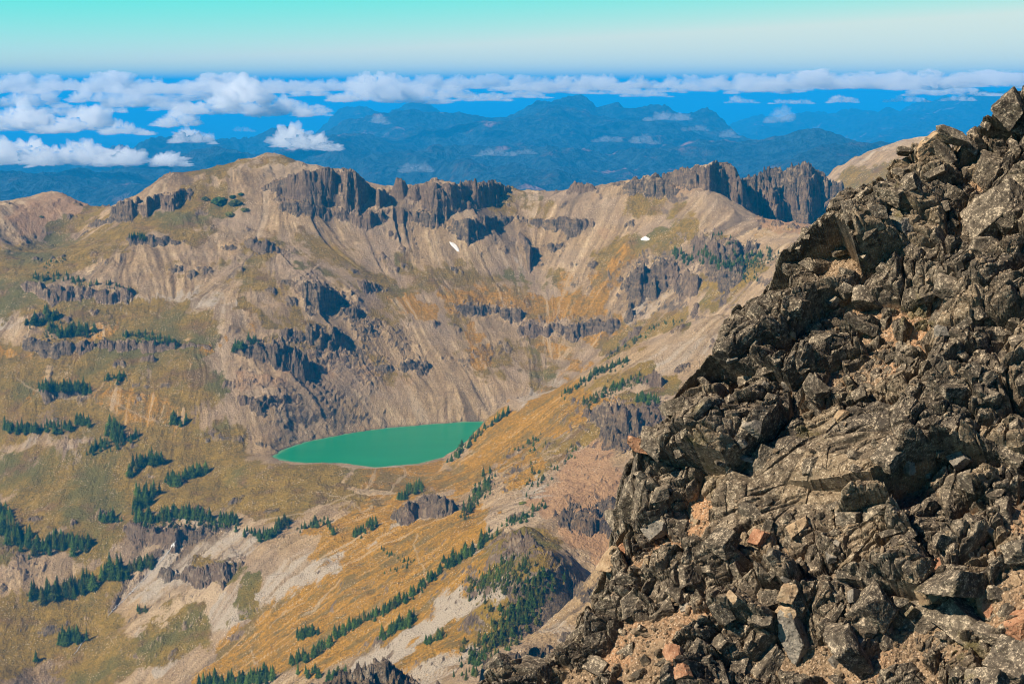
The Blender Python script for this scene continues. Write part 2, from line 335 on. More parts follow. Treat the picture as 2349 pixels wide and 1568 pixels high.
# ---- paint of land cover: strokes in survey frame, sampled at each vertex
PW, PH = 588, 420
def strokes(L, blur=1.):
    M = np.zeros((PH, PW), np.float32); gy, gx = np.mgrid[0:PH, 0:PW] * 4.0
    for st in L:
        rad, k = st[0], st[1]; pts = st[2:]
        if len(pts) == 1: pts = (pts[0], pts[0])
        d = np.full(M.shape, 1e9)
        for (x0, y0), (x1, y1) in zip(pts[:-1], pts[1:]):
            dx, dy = x1 - x0, y1 - y0; L2 = dx * dx + dy * dy + 1e-9
            t = np.clip(((gx - x0) * dx + (gy - y0) * dy) / L2, 0, 1)
            d = np.minimum(d, np.hypot(gx - x0 - t * dx, gy - y0 - t * dy))
        M = np.maximum(M, k * (1 - sst(rad * .45, rad * 1.5, d)))
    return M
GRASS = strokes([
 (40,.55,(700,560),(820,640),(900,720)),(40,.55,(980,640),(1080,640),(1180,660)),(34,.5,(820,800),(920,870)),(40,.5,(620,560),(520,620)),(30,.6,(1150,450),(1230,470)),(30,.5,(1450,470),(1560,480)),(40,.45,(380,640),(480,660),(600,640)),(30,.55,(1280,640),(1330,720),(1320,800)),(34,.55,(1240,1060),(1300,1010),(1380,960)),
 (60,.9,(0,640),(60,610),(150,590)),(50,.75,(0,690),(120,700),(300,720),(420,730)),(45,.9,(130,720),(200,745),(330,760),(470,750)),(70,.95,(0,850),(130,840),(260,830),(420,800)),
 (75,.9,(0,950),(150,930),(300,920),(430,880)),(60,.8,(0,1080),(80,1070),(200,1130)),(70,.95,(60,1200),(200,1120),(290,1040),(400,990)),(60,.9,(0,1230),(120,1180),(250,1090)),
 (60,.9,(200,1230),(330,1130),(420,1070),(520,1020)),(60,.8,(430,1130),(600,1130),(740,1110)),(28,.8,(560,1160),(740,1140),(860,1110)),
 (60,.9,(20,1420),(160,1400),(240,1330)),(70,.9,(0,1500),(100,1450),(220,1440)),(50,.85,(150,1568),(300,1500),(450,1430)),(30,.8,(480,1300),(570,1330),(560,1400)),
 (30,.85,(440,440),(520,460),(470,500)),(30,.85,(230,550),(340,510),(480,480)),(25,.9,(400,540),(460,545)),(22,.8,(120,530),(220,490)),(30,.8,(100,580),(230,570)),(14,.7,(200,600),(330,545)),
 (20,.7,(430,400),(520,385),(620,362),(670,358)),(14,.75,(700,610),(760,625)),(20,.7,(880,650),(960,700)),
 (26,.7,(640,680),(700,740),(720,770)),(25,.6,(930,600),(1000,660)),(40,.6,(1060,760),(1140,840)),(40,.6,(1180,800),(1240,860)),(16,.6,(1220,480),(1240,510)),
 (22,.8,(1500,555),(1600,520)),(30,.7,(1380,600),(1440,570),(1520,560)),(25,.8,(1580,650),(1700,640)),(22,.7,(1640,560),(1740,620)),(40,.7,(1640,690),(1720,620)),
 (24,.8,(1400,800),(1480,750),(1560,730)),(16,.7,(1300,905),(1400,870),(1500,850)),(20,.8,(1440,920),(1540,880)),(40,.6,(760,1330),(700,1400),(560,1520)),
 (70,.75,(1140,1290),(1230,1250)),(60,.8,(1120,1450),(1250,1320)),(40,.6,(820,1180),(880,1200)),(18,.7,(700,800),(620,790)),(20,.7,(560,700),(640,745)),(20,.7,(1900,440),(2000,390)),(24,.8,(1930,430),(2060,390)),
])
ORANGE = strokes([
 (24,.9,(920,695),(980,710)),(30,.95,(1040,690),(1120,680),(1200,695)),(32,1.,(1220,715),(1290,705),(1350,700)),(28,.9,(1080,760),(1110,820)),(24,.8,(1370,690),(1400,620),(1440,590)),
 (24,.7,(1240,780),(1330,840)),(18,.8,(1370,780),(1420,740)),
 (36,.95,(1110,1010),(1200,960),(1300,900)),(34,.95,(1040,1100),(1150,1040),(1240,980),(1340,930)),(26,.8,(1300,960),(1400,930)),
 (50,.9,(880,1120),(980,1080)),(48,.95,(760,1240),(860,1190),(900,1160)),(60,1.,(560,1500),(700,1400),(860,1310),(1050,1200)),(50,.95,(480,1568),(640,1500),(800,1430),(900,1370),(1060,1300)),
 (40,.8,(700,1520),(860,1450),(960,1400)),(34,.7,(900,1568),(1000,1480),(1060,1440)),(34,.8,(900,1260),(1000,1230),(1100,1180)),(20,.7,(1150,1110),(1240,1060)),
 (18,.7,(200,770),(260,750)),(18,.6,(1280,660),(1320,640)),
 (24,.5,(0,800),(100,850),(60,900)),(40,.5,(240,900),(400,960)),(26,.5,(420,820),(560,760)),
])
REDC = strokes([(44,.68,(60,500),(150,460),(200,470)),(26,.4,(40,560),(140,520)),(24,.9,(1760,500),(1850,520)),(16,.5,(1380,530),(1420,540)),(66,1.1,(1340,1060),(1400,1150),(1430,1220)),(40,1.,(1260,1150),(1330,1120)),(40,.9,(1320,1220),(1400,1260)),(24,.6,(560,880),(640,870)),(20,.5,(840,860),(940,870)),(20,.5,(1520,440),(1600,430)),(20,.5,(700,830),(760,850))])
PALE = strokes([(16,.8,(560,1340),(470,1440),(360,1540)),(14,.75,(640,1380),(540,1480),(440,1560)),(12,.75,(330,1440),(230,1530)),(14,.7,(90,1130),(150,1080)),(14,.75,(60,1260),(180,1180),(260,1110)),(12,.7,(0,1180),(60,1140)),(14,.75,(180,1000),(250,950),(330,900)),(12,.7,(300,1130),(380,1060),(470,1010)),(14,.65,(60,1010),(160,1000)),(12,.7,(380,830),(450,800)),(14,.7,(330,690),(440,690),(540,700)),(12,.6,(20,790),(60,770)),(24,.8,(0,860),(60,840)),(20,.7,(60,690),(0,740)),(30,.75,(480,680),(360,700),(260,700)),(40,.9,(1000,1400),(1100,1330),(1180,1290)),(34,1.,(830,1540),(960,1460),(1080,1390),(1220,1300)),(30,.8,(960,1568),(1080,1480),(1150,1420)),
 (22,.9,(860,1390),(980,1340),(1120,1250)),(34,.8,(500,1430),(620,1370),(800,1290)),(40,.7,(640,1330),(760,1270),(900,1210)),(50,.7,(330,1350),(450,1290),(560,1240)),(30,.6,(450,1190),(560,1170)),(20,.7,(1270,870),(1200,920)),(30,.6,(1200,600),(1200,690)),
 (30,.6,(1420,760),(1500,700),(1560,670)),(40,.6,(1480,860),(1620,780)),(30,.6,(1280,1180),(1200,1120),(1330,1010)),(26,.6,(120,1060),(230,1020),(330,1060)),(24,.7,(110,1180),(170,1100)),(24,.6,(280,950),(360,900),(450,880)),(16,.7,(840,1110),(1000,1075)),(30,.7,(1240,1420),(1290,1450)),(30,.5,(1960,360),(2050,330))])
ROCK = strokes([(14,.7,(640,460),(760,480),(890,490)),(20,.6,(940,450),(1160,440)),(16,.6,(1180,560),(1240,600)),(34,.55,(700,650),(780,700),(850,760)),(44,.6,(650,800),(760,800),(850,850)),(30,.5,(560,870),(660,900)),(26,.5,(900,760),(960,830)),
 (24,.5,(1040,700),(1190,715)),(30,.5,(1220,750),(1390,740)),(50,.55,(1430,640),(1560,600),(1650,560)),(36,.5,(1440,700),(1560,660)),(50,.55,(1340,960),(1480,940)),(60,.4,(1280,1060),(1420,1150)),(40,.5,(1200,1060),(1130,1110)),
 (24,.6,(10,1250),(70,1300),(0,1340)),(14,.8,(250,1380),(340,1300),(400,1245)),(14,.45,(1170,1230),(1230,1260),(1330,1360)),(26,.6,(440,1310),(530,1290)),(30,.4,(150,1020),(320,1060)),(18,.5,(80,720),(60,790)),(30,.5,(1550,415),(1700,420)),(20,.6,(560,560),(660,580)),(12,.7,(480,1000),(560,1010)),(16,.6,(1060,830),(1150,800))])
lu, lv = proj(X2, Y2, H)
wu = lu + 26 * fbm(X2 / 22, Y2 / 30, 4, 101); wv = lv + 16 * fbm(X2 / 22, Y2 / 30, 4, 111)
def smp(M): return interp2(M, wv / 4, wu / 4).astype(np.float32)
mG, mO, mR, mP, mK = map(smp, (GRASS, ORANGE, REDC, PALE, ROCK))
TR = np.zeros_like(H)
for w_, pts in ((2.0, [(870,1075),(905,1088),(930,1100),(890,1130),(860,1150)]),(1.8,[(960,1225),(950,1250),(955,1275),(970,1295),(980,1330),(960,1370)]),(2.2,[(780,1330),(760,1350),(720,1395),(700,1410)]),(2.0,[(575,1490),(582,1515),(590,1530)]),
      (1.8,[(40,868),(60,885),(110,905),(160,915),(200,912)]),(1.8,[(250,915),(275,930),(320,950),(345,965),(365,970)]),(2.0,[(590,1195),(660,1185),(740,1160),(820,1130),(860,1110),(870,1090)]),(1.6,[(750,1130),(800,1150),(830,1175),(850,1165)]),(1.5,[(620,1440),(650,1400),(700,1380)])):
    pa_ = np.array(pts, float); c0, c1 = np.searchsorted(aA, ((pa_[:, 0].min() - 40 - CU) / FP, (pa_[:, 0].max() + 40 - CU) / FP)); dmin = np.full((NR, c1 - c0), 1e9)
    gu, gv = lu[:, c0:c1] + 5 * fbm(X2[:, c0:c1] / 15, Y2[:, c0:c1] / 20, 2, 121), lv[:, c0:c1] + 3 * fbm(X2[:, c0:c1] / 15, Y2[:, c0:c1] / 20, 2, 122)
    for (x0, y0), (x1, y1) in zip(pts[:-1], pts[1:]):
        t = np.clip(((gu - x0) * (x1 - x0) + (gv - y0) * (y1 - y0)) / ((x1 - x0) ** 2 + (y1 - y0) ** 2), 0, 1); dmin = np.minimum(dmin, np.hypot(gu - x0 - t * (x1 - x0), gv - y0 - t * (y1 - y0)))
    TR[:, c0:c1] = np.maximum(TR[:, c0:c1], 1 - sst(w_ * .6, w_ * 1.3, dmin))
# ---- downslope streaks by advecting noise along the fall line (half resolution)
q = 2; hb = H[::q, ::q]; hb = hb.copy()
for _ in range(6): hb[1:-1, 1:-1] = (hb[1:-1, 1:-1] + hb[:-2, 1:-1] + hb[2:, 1:-1] + hb[1:-1, :-2] + hb[1:-1, 2:]) / 5
Yh = Y2[::q, ::q]; dX = Yh * (aA[q] - aA[0]); dY = Yh * (math.log(Y1 / Y0) / (NR - 1) * q)
gy_, gx_ = np.gradient(hb); sx = gx_ / dX; sy = gy_ / dY; sy = sy - 0 * sx; sm = np.hypot(sx, sy) + 1e-6
def lic(noise_, n, step):
    acc = noise_.copy(); wt = 1.0
    for sg in (-1, 1):
        r, c = np.mgrid[0:hb.shape[0], 0:hb.shape[1]].astype(float)
        for k in range(n):
            gx = interp2(sx / sm, r, c); gy = interp2(sy / sm, r, c)
            c = c + sg * step * gx / dX; r = r + sg * step * gy / dY
            acc += interp2(noise_, r, c)
    return acc / math.sqrt(2 * n + 1)
Xh = X2[::q, ::q]
nz1 = RG.randn(*hb.shape); nz2 = fbm(Xh / 9, Yh / 9, 2, 131) * 1.6
st1 = lic(nz1, 22, 2.6); st2 = lic(nz2, 22, 5.0)
st1 /= st1.std(); st2 /= st2.std()
r_, c_ = np.mgrid[0:NR, 0:NC] / float(q)
ST1 = interp2(st1, r_, c_); ST2 = interp2(st2, r_, c_)
soft = (1 - FACE)
bowl = sst(560, 700, lu) * (1 - sst(1450, 1750, lu)) * (1 - sst(1000, 1100, lv)) * sst(440, 520, lv)
gul = -np.maximum(ST2 - .7, 0) ** 1.1 * 2.0
H += soft * (gul * (.45 + 1.0 * bowl) + ST1 * .12 + ST2 * .3)
hk, k1, k2, kx, ky = voro((X2 * .9 + Y2 * .25) / 13 + .3 * und, Y2 / 17, 143)
hk2, k12, k22, kx2, ky2 = voro(X2 / 4.6 + .3 * und, Y2 / 6.5, 144)
H += soft * mK * ((_U[hk][..., 0] - .3) * 4.2 + ky * _U[hk][..., 1] * 6 - kx * 2 + (_U[hk2][..., 0] - .5) * 2.6 + ky2 * 2.2 + ridged(X2 / 16, Y2 / 22, 4, 141, .6) * 1.6)
# scattered outcrops standing out of the slopes
hq, q1, q2, qx, qy = voro(X2 / 16 + .4 * fbm(X2 / 9, Y2 / 9, 2, 146), Y2 / 21, 145)
oc = soft * (_U[hq][..., 2] > .80) * sst(-.25, .5, fbm(X2 / 90, Y2 / 90, 3, 147)) * (1 - mO); ob = np.clip(.42 - q1, 0, 1) * (12 + 10 * _U[hq][..., 0]) * (.5 + qy * .9 + .5 * fbm(X2 / 3, Y2 / 4, 2, 148))
OC = oc * np.clip(ob, 0, 3) / 3; H += oc * np.clip(ob, 0, 5)
# big stones
hq, q1, q2, qx, qy = voro(X2 / 3.4, Y2 / 4.4, 152); H += soft * (_U[hq][..., 2] > .86) * np.sqrt(np.clip(.36 - q1, 0, 1)) * 1.7 * _U[hq][..., 1]
H += soft * (1 - mK * .5) * (1 - .55 * bowl) * (fbm(X2 / 18, Y2 / 18, 5, 151, .6) * 1.1)
# small broken ledges in the left meadows and under the rim
lv_ = np.sin((H + fbm(X2 / 40, Y2 / 40, 3, 161) * 9) / 3.4); H += soft * np.clip(fbm(X2 / 55, Y2 / 45, 3, 171) * 1.5 + .25, 0, 1) * lv_ * 1.7 * (1 - bowl * .7)
# ---- lake basin: shoreline traced
SH = [(623,1047),(650,1030),(700,1013),(770,999),(830,988),(900,980),(980,973),(1050,968),(1105,966),(1150,972),(1160,1000),(1090,1010),(1060,1030),(1020,1048),(980,1058),(960,1064),(930,1066),(890,1070),(860,1072),(820,1067),(780,1062),(740,1061),(700,1062),(660,1058),(635,1052)]
lp = []
for u, v in SH:
    x, y, z = ray(u, v); t = LAKE_Z / z; lp.append((x * t, y * t))
lp = np.array(lp, float)
rs = slice(*np.searchsorted(yA, [1250, 1620])); cs = slice(*np.searchsorted(aA, [-.2, .03]))
XX, YY = X2[rs, cs], Y2[rs, cs]
XX = XX + 2.0 * fbm(XX / 14, YY / 14, 4, 181, .6); YYw = YY + 2.0 * fbm(XX / 14, YY / 14, 4, 191, .6)
inside = np.zeros(XX.shape, bool); dd = np.full(XX.shape, 1e9)
for k in range(len(lp)):
    x0, y0 = lp[k]; x1, y1 = lp[(k + 1) % len(lp)]
    cr = ((y0 > YYw) != (y1 > YYw)) & (XX < (x1 - x0) * (YYw - y0) / (y1 - y0 + 1e-12) + x0); inside ^= cr
    t = np.clip(((XX - x0) * (x1 - x0) + (YYw - y0) * (y1 - y0)) / ((x1 - x0) ** 2 + (y1 - y0) ** 2), 0, 1)
    dd = np.minimum(dd, np.hypot(XX - x0 - t * (x1 - x0), YYw - y0 - t * (y1 - y0)))
sdist = np.where(inside, -dd, dd); Hs = H[rs, cs]
kk = 1 - sst(15, 55, sdist); out = np.maximum(Hs, (LAKE_Z + .4 + np.minimum(sdist, 12) * .12) * kk + Hs * (1 - kk))
k = sst(0, 45, sdist); out = np.where(sdist < 45, np.minimum(out, (LAKE_Z + .2 + sdist * .62) * (1 - k) + out * k), out)
out = np.where(inside, LAKE_Z - .3 - .35 * np.minimum(dd, 20), out)
H[rs, cs] = out
WET = np.zeros_like(H); WET[rs, cs] = 1 - sst(-.5, 2.5, sdist)
bank = np.zeros_like(H); bank[rs, cs] = (1 - sst(3, 18, sdist))
mG *= (1 - bank); mO *= (1 - bank * .7)
# slope
gy_, gx_ = np.gradient(H); dX = Y2 * (aA[1] - aA[0]); dY = Y2 * (math.log(Y1 / Y0) / (NR - 1)); slope = np.hypot(gx_ / dX, gy_ / dY)
rock = np.clip(np.maximum(FACE * sst(.5, 1.1, slope), np.maximum(mK * .8 * sst(.5, 1.3, slope), sst(1.0, 1.6, slope))), 0, 1)
rock = np.maximum(np.maximum(rock, FACE * .5), np.clip(OC, 0, 1) * .8)
V = np.stack([X2, Y2, H], -1).reshape(-1, 3)
A1 = np.stack([mG, mO, rock], -1).reshape(-1, 3); A2 = np.stack([mR, mP, np.clip(.5 + ST1 * .16, 0, 1)], -1).reshape(-1, 3); A3 = np.stack([np.clip(.5 + ST2 * .16, 0, 1), WET, TR], -1).reshape(-1, 3)

def terrain_mat():
    m = N("mountain_ground"); p = m.geo(); g, o, k = m.attr('cover')[:3]; r, pl, s1 = m.attr('soil')[:3]; s2, wet, bk = m.attr('streak')[:3]
    nA = m.noise(p, .06, 6, .62); nB = m.noise(p, .35, 5, .65); nC = m.noise(p, 1.3, 3, .7); nD = m.noise(p, .012, 4, .6)
    # scree: grey brown, streaked down the fall line
    sc = m.ramp(m.math('ADD', m.math('MULTIPLY', s1, .55), m.math('MULTIPLY', nB, .45)), [(.28, (.140, .086, .034)), (.45, (.305, .205, .098)), (.6, (.43, .30, .158)), (.8, (.66, .50, .29))])
    sc = m.mix(m.ss(nD, .42, .62), sc, m.mix(.55, sc, (.29, .215, .150)))
    sc = m.mix(m.ss(nA, .5, .68), sc, m.mix(.6, sc, (.28, .18, .090)))
    sc = m.mix(m.math('MULTIPLY', m.ss(s2, .60, .80), .7), sc, (.12, .085, .052)); sc = m.mix(m.math('MULTIPLY', m.ss(s2, .40, .22), .5), sc, (.50, .38, .24)); sc = m.mix(m.math('MULTIPLY', m.ss(m.noise(p, .028, 5, .65), .50, .64), .55), sc, m.mix(nB, (.13, .09, .045), (.28, .19, .10)))
    # red soil
    sc = m.mix(m.ss(m.math('ADD', r, m.math('MULTIPLY', nA, .7)), .65, 1.15), sc, m.mix(nB, (.27, .145, .065), (.43, .275, .14)))
    # pale scree
    sc = m.mix(m.ss(m.math('ADD', m.math('MULTIPLY', pl, .9), m.math('ADD', m.math('MULTIPLY', nA, .5), m.math('MULTIPLY', s1, .75))), 1.05, 1.4), sc, m.mix(nC, (.27, .22, .16), (.50, .42, .32)))
    # grass
    ol = m.ramp(m.math('ADD', m.math('MULTIPLY', nB, .6), m.math('MULTIPLY', nA, .45)), [(.3, (.065, .045, .010)), (.46, (.155, .102, .015)), (.6, (.25, .158, .022)), (.78, (.36, .225, .045))])
    ol = m.mix(m.ss(nD, .5, .66), ol, m.mix(nB, (.065, .064, .012), (.17, .135, .024)))
    og = m.ramp(m.math('ADD', m.math('MULTIPLY', nB, .7), m.math('MULTIPLY', s1, .35)), [(.3, (.11, .070, .014)), (.48, (.26, .142, .016)), (.62, (.40, .20, .016)), (.82, (.46, .28, .06))])
    og = m.mix(m.ss(m.math('ADD', m.math('MULTIPLY', nA, .6), m.math('MULTIPLY', s2, .4)), .50, .60), og, m.mix(nB, (.12, .08, .018), (.24, .155, .035)))
    og = m.mix(m.math('MULTIPLY', m.ss(m.math('ADD', m.math('MULTIPLY', s1, .8), m.math('MULTIPLY', nC, .35)), .68, .80), .75), og, (.42, .31, .18))
    gn = m.math('ADD', m.math('MULTIPLY', nA, .62), m.math('MULTIPLY', nB, .45)); gn = m.math('ADD', gn, m.math('MULTIPLY', m.math('SUBTRACT', m.noise(p, .021, 5, .6), .5), 1.3))
    fg = m.ss(m.math('ADD', m.math('MULTIPLY', g, .75), m.math('ADD', gn, m.math('MULTIPLY', s1, .45))), 1.02, 1.2)
    fo = m.ss(m.math('ADD', m.math('MULTIPLY', o, .78), m.math('ADD', gn, m.math('MULTIPLY', s1, .50))), 1.10, 1.28)
    nz = m.n('ShaderNodeSeparateXYZ'); m.put(nz.inputs[0], m.geo('True Normal')); up = m.ss(nz.outputs[2], .45, .68)
    ol = m.mix(m.math('MULTIPLY', m.ss(m.noise(p, .035, 5, .65), .52, .66), .7), ol, m.mix(nB, (.085, .045, .016), (.23, .13, .05)))
    c = m.mix(m.math('MULTIPLY', fg, up), sc, ol); c = m.mix(m.math('MULTIPLY', fo, up), c, og)
    # scattered pale stones everywhere
    v = m.voro(p, .55); stn = m.math('MULTIPLY', m.ss(v, .30, .18), m.ss(m.noise(p, .05, 5, .65), .48, .60))
    c = m.mix(m.math('MULTIPLY', stn, .9), c, m.mix(nC, (.42, .32, .21), (.74, .62, .46)))
    v2 = m.voro(m.map(p, (1, 1, 1.4)), .9); c = m.mix(m.math('MULTIPLY', m.ss(v2, .26, .13), .75), c, (.075, .050, .032))
    # rock faces: dark banded grey brown, vertical jointing
    pv = m.map(p, (1, 1, .22)); rj = m.noise(pv, .45, 5, .65, dist=.6); ph = m.map(p, (.25, .25, 1.6)); rh = m.noise(ph, .22, 4, .6)
    rk = m.ramp(m.math('ADD', m.math('MULTIPLY', rj, .6), m.math('MULTIPLY', rh, .42)), [(.32, (.026, .020, .016)), (.47, (.095, .070, .046)), (.60, (.19, .138, .086)), (.78, (.36, .26, .155))])
    rk = m.mix(m.ss(nD, .45, .6), rk, m.mix(.5, rk, (.20, .13, .08)))
    rk = m.mix(m.ss(m.noise(p, .13, 4, .7), .5, .62), rk, m.mix(.5, rk, sc))
    c = m.mix(m.ss(m.math('ADD', k, m.math('MULTIPLY', nB, .8)), .55, 1.05), c, rk)
    c = m.mix(m.math('MULTIPLY', bk, .5), c, (.42, .32, .20)); c = m.mix(m.math('MULTIPLY', wet, .55), c, (.09, .07, .045))
    hgt = m.math('ADD', m.math('MULTIPLY', nB, 1.6), m.math('ADD', m.math('MULTIPLY', nC, .7), m.math('MULTIPLY', m.math('SUBTRACT', .5, v, clamp=True), 1.4)))
    hgt = m.math('ADD', hgt, m.math('MULTIPLY', m.math('MULTIPLY', k, rj), 2.5))
    hf = m.noise(p, 2.6, 2, .6)
    return m.fin(c, m.bump(m.math('ADD', hgt, m.math('MULTIPLY', hf, .5)), 1.25, 1.))
TM = terrain_mat()
me = mesh_np('ground', V, gridfaces(NR, NC), TM, True, {'cover': A1, 'soil': A2, 'streak': A3})
tag(link('ground', me), kind='structure')
# ---- the lake
def lake_mat():
    m = N("lake_water"); p = m.geo(); sh = m.attr('shallow')[0]
    d = m.noise(m.map(p, (.01, .04, 1)), 1., 3)
    c = m.mix(d, (.002, .140, .066), (.006, .200, .095)); c = m.mix(m.ss(m.math('ADD', sh, m.math('MULTIPLY', m.noise(p, .12, 4), .3)), .55, 1.2), c, (.12, .24, .13))
    m.b.inputs['IOR'].default_value = 1.33; m.b.inputs['Specular IOR Level'].default_value = .12
    return m.fin(c, m.bump(m.noise(m.map(p, (1.2, .35, 1)), .9, 3), .04, .6), .28)
lc = lp.mean(0); V_ = []; F_ = []; A_ = []; nl = len(lp); ks = (1.06, .99, .95, .90, .82, .6, .3, .0005)
for k, f in enumerate(ks):
    for x, y in lc + (lp - lc) * f: V_.append((x, y, LAKE_Z)); A_.append((.9, .8, .45, .2, .05, 0, 0, 0)[k])
for k in range(len(ks) - 1):
    for j in range(nl): F_.append((k * nl + j, k * nl + (j + 1) % nl, (k + 1) * nl + (j + 1) % nl, (k + 1) * nl + j))
me = mesh_np('lake', np.array(V_), np.array(F_), lake_mat(), True, {'shallow': np.repeat(np.array(A_)[:, None], 3, 1)})
tag(link('lake', me), kind='structure')
# ================================================================ FAR FORESTED RANGES
FAR = [ # u, v, distance
 (-300,520,5200),(0,520,5200),(300,520,5200),(600,520,5200),(900,520,5200),(1200,520,5200),(1500,520,5200),(1800,520,5200),(2100,520,5200),(2500,520,5200),
 (0,470,6600),(200,440,7200),(420,420,7600),(600,380,8200),(760,440,6800),(900,420,7200),(1000,380,8000),(1200,420,7200),(1400,400,7600),(1560,340,9000),(1700,380,7800),
 (0,395,8200),(180,392,8000),(300,400,8000),(380,370,9000),(520,345,9600),(640,350,9500),(760,300,11000),(900,330,10000),(1060,300,11000),(1100,345,9400),(1250,310,10500),(1400,300,11000),(1500,320,9800),
 (1640,312,10800),(1800,312,9600),(1850,300,9900),(1960,325,9300),(2100,360,9000),(2349,380,9000),
 (1180,272,13500),(1230,248,13800),(1290,236,14000),(1332,224,14000),(1372,246,14000),(1385,254,14000),(1418,234,14500),(1450,246,14500),(1505,244,14500),(1560,262,14000),(1615,262,14500),(1675,288,13500),
 (860,268,13500),(940,256,13500),(1000,264,13500),(1035,258,12500),(1065,262,12600),(1110,278,13000),(780,262,18500),(870,250,18500),(920,244,18800),(1000,252,18500),
 (640,300,14000),(500,310,13000),(300,340,13000),(0,350,13000),
 (1720,284,21000),(1800,270,22000),(1900,262,22500),(2000,256,23000),(2100,248,23500),(2200,228,24000),(2280,226,24500),(2349,222,25000),(2500,220,25000),(2000,330,16000),(2200,340,16000)]
FHID = [(u, Y, z) for Y, z in ((3000, -700), (4200, -560)) for u in (-300, 300, 900, 1500, 2100, 2500)] + [(u, 17000, -900) for u in (1100, 1300, 1500)] + [(u, 30000, -1300) for u in (-300, 300, 900, 1500)] + \
 [(u, 30000, -1000) for u in (2100, 2500)] + [(u, 40000, -1500) for u in (-300, 300, 900, 1500, 2100, 2500)] + [(u, 20000, -1250) for u in (0, 300, 600, 1150, 1500)] + [(1800, 17000, -1150), (1950, 12500, -900), (2300, 12500, -900), (700, 16000, -900), (100, 10500, -800), (640, 11800, -700)]
FQ = 4.0
P = []; Z = []
for u, v, Y in FAR:
    X, Y, z = at(u, v, Y); P.append((X / Y * FQ, math.log(Y))); Z.append(float(z) / 1000)
for u, Y, z in FHID: P.append(((u - CU) / FP * 1.0 * FQ, math.log(Y))); Z.append(z / 1000)
far_f = tps(P, Z, 1e-6)
FC, FR = 900, 900
fa = (np.linspace(-260, 2600, FC) - CU) / FP; fy = np.exp(np.linspace(math.log(2700), math.log(42000), FR))
A = fa[None] + np.zeros((FR, 1)); LY = np.log(fy)[:, None] + np.zeros((1, FC)); FX = A * np.exp(LY); FY = np.exp(LY)
FZ = far_f(A[::4, ::4] * FQ, LY[::4, ::4]) * 1000
r_, c_ = np.mgrid[0:FR, 0:FC] / 4.0; FZ = interp2(FZ, np.minimum(r_, FZ.shape[0] - 1.01), np.minimum(c_, FZ.shape[1] - 1.01))
amp = FY / 12000; rg = ridged(FX / 1700 + .3 * fbm(FX / 2500, FY / 2500, 2, 203), FY / 2300, 6, 201, .52)
FZ += (rg - 1.4) * 125 * np.sqrt(amp) * sst(2700, 5000, FY) + fbm(FX / 60, FY / 90, 3, 221) * 7
# the notched horn on the skyline
u_, v_ = proj(FX, FY, FZ)
for hu, hv, hw, hs in ((1333, 213, 11, 2.6), (1356, 232, 9, 1.8), (1300, 230, 18, .9), (1418, 232, 22, .8), (1505, 242, 22, .8), (1055, 254, 22, .8)):
    hx, hy, hz = at(hu, hv, 14000.); dd = np.hypot(FX - hx, (FY - hy) * .5)
    dx = FX - hx; wd = hw / FP * 14000
    FZ = np.maximum(FZ, hz - np.where(dx > 0, dx * hs * 1.4, -dx * hs * .34) - np.abs(FY - hy) * .9)
def far_mat():
    m = N("forest_slopes"); p = m.geo()
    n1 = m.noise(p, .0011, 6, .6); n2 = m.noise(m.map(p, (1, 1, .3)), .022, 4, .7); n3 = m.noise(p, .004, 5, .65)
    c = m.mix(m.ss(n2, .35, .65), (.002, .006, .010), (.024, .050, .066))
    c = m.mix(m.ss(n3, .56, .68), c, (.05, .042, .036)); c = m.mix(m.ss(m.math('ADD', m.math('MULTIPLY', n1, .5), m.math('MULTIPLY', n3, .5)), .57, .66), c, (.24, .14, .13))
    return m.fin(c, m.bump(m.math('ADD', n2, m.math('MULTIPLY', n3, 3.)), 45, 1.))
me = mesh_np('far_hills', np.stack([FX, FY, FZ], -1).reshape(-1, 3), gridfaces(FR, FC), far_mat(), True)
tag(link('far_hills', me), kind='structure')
# valley floor reaching the horizon
pm = N("lowland"); pc = pm.mix(pm.noise(pm.geo(), .0006, 5), (.03, .045, .03), (.07, .08, .05))
me = bpy.data.meshes.new('lowland'); gx = [-60000, -20000, 0, 20000, 60000]; gy = [-1500, 20000, 50000, 92000]
me.from_pydata([(x, y, -1450) for y in gy for x in gx], [], [(j * 5 + i, j * 5 + i + 1, j * 5 + i + 6, j * 5 + i + 5) for j in range(3) for i in range(4)]); me.materials.append(pm.fin(pc))
tag(link('lowland', me), kind='structure')
# ================================================================ HAZE
HZ_TOP, HZ_Y = 104.0, 94000.
me = bpy.data.meshes.new('haze'); x0, x1, y0, y1, z0, z1 = -62000, 62000, -2500, HZ_Y, -1455, HZ_TOP
me.from_pydata([(x, y, z) for z in (z0, z1) for y in (y0, y1) for x in (x0, x1)], [], [(0, 2, 3, 1), (4, 5, 7, 6), (0, 1, 5, 4), (2, 6, 7, 3), (0, 4, 6, 2), (1, 3, 7, 5)])
hm_ = bpy.data.materials.new('haze_air'); hm_.use_nodes = True; t = hm_.node_tree; t.nodes.clear()
o_ = t.nodes.new('ShaderNodeOutputMaterial'); pv = t.nodes.new('ShaderNodeVolumePrincipled'); t.links.new(pv.outputs[0], o_.inputs['Volume'])
pv.inputs['Color'].default_value = (.012, .43, 1.0, 1); pv.inputs['Density'].default_value = 7.4e-5; pv.inputs['Anisotropy'].default_value = 0.0
me.materials.append(hm_); tag(link('haze', me), kind='stuff')
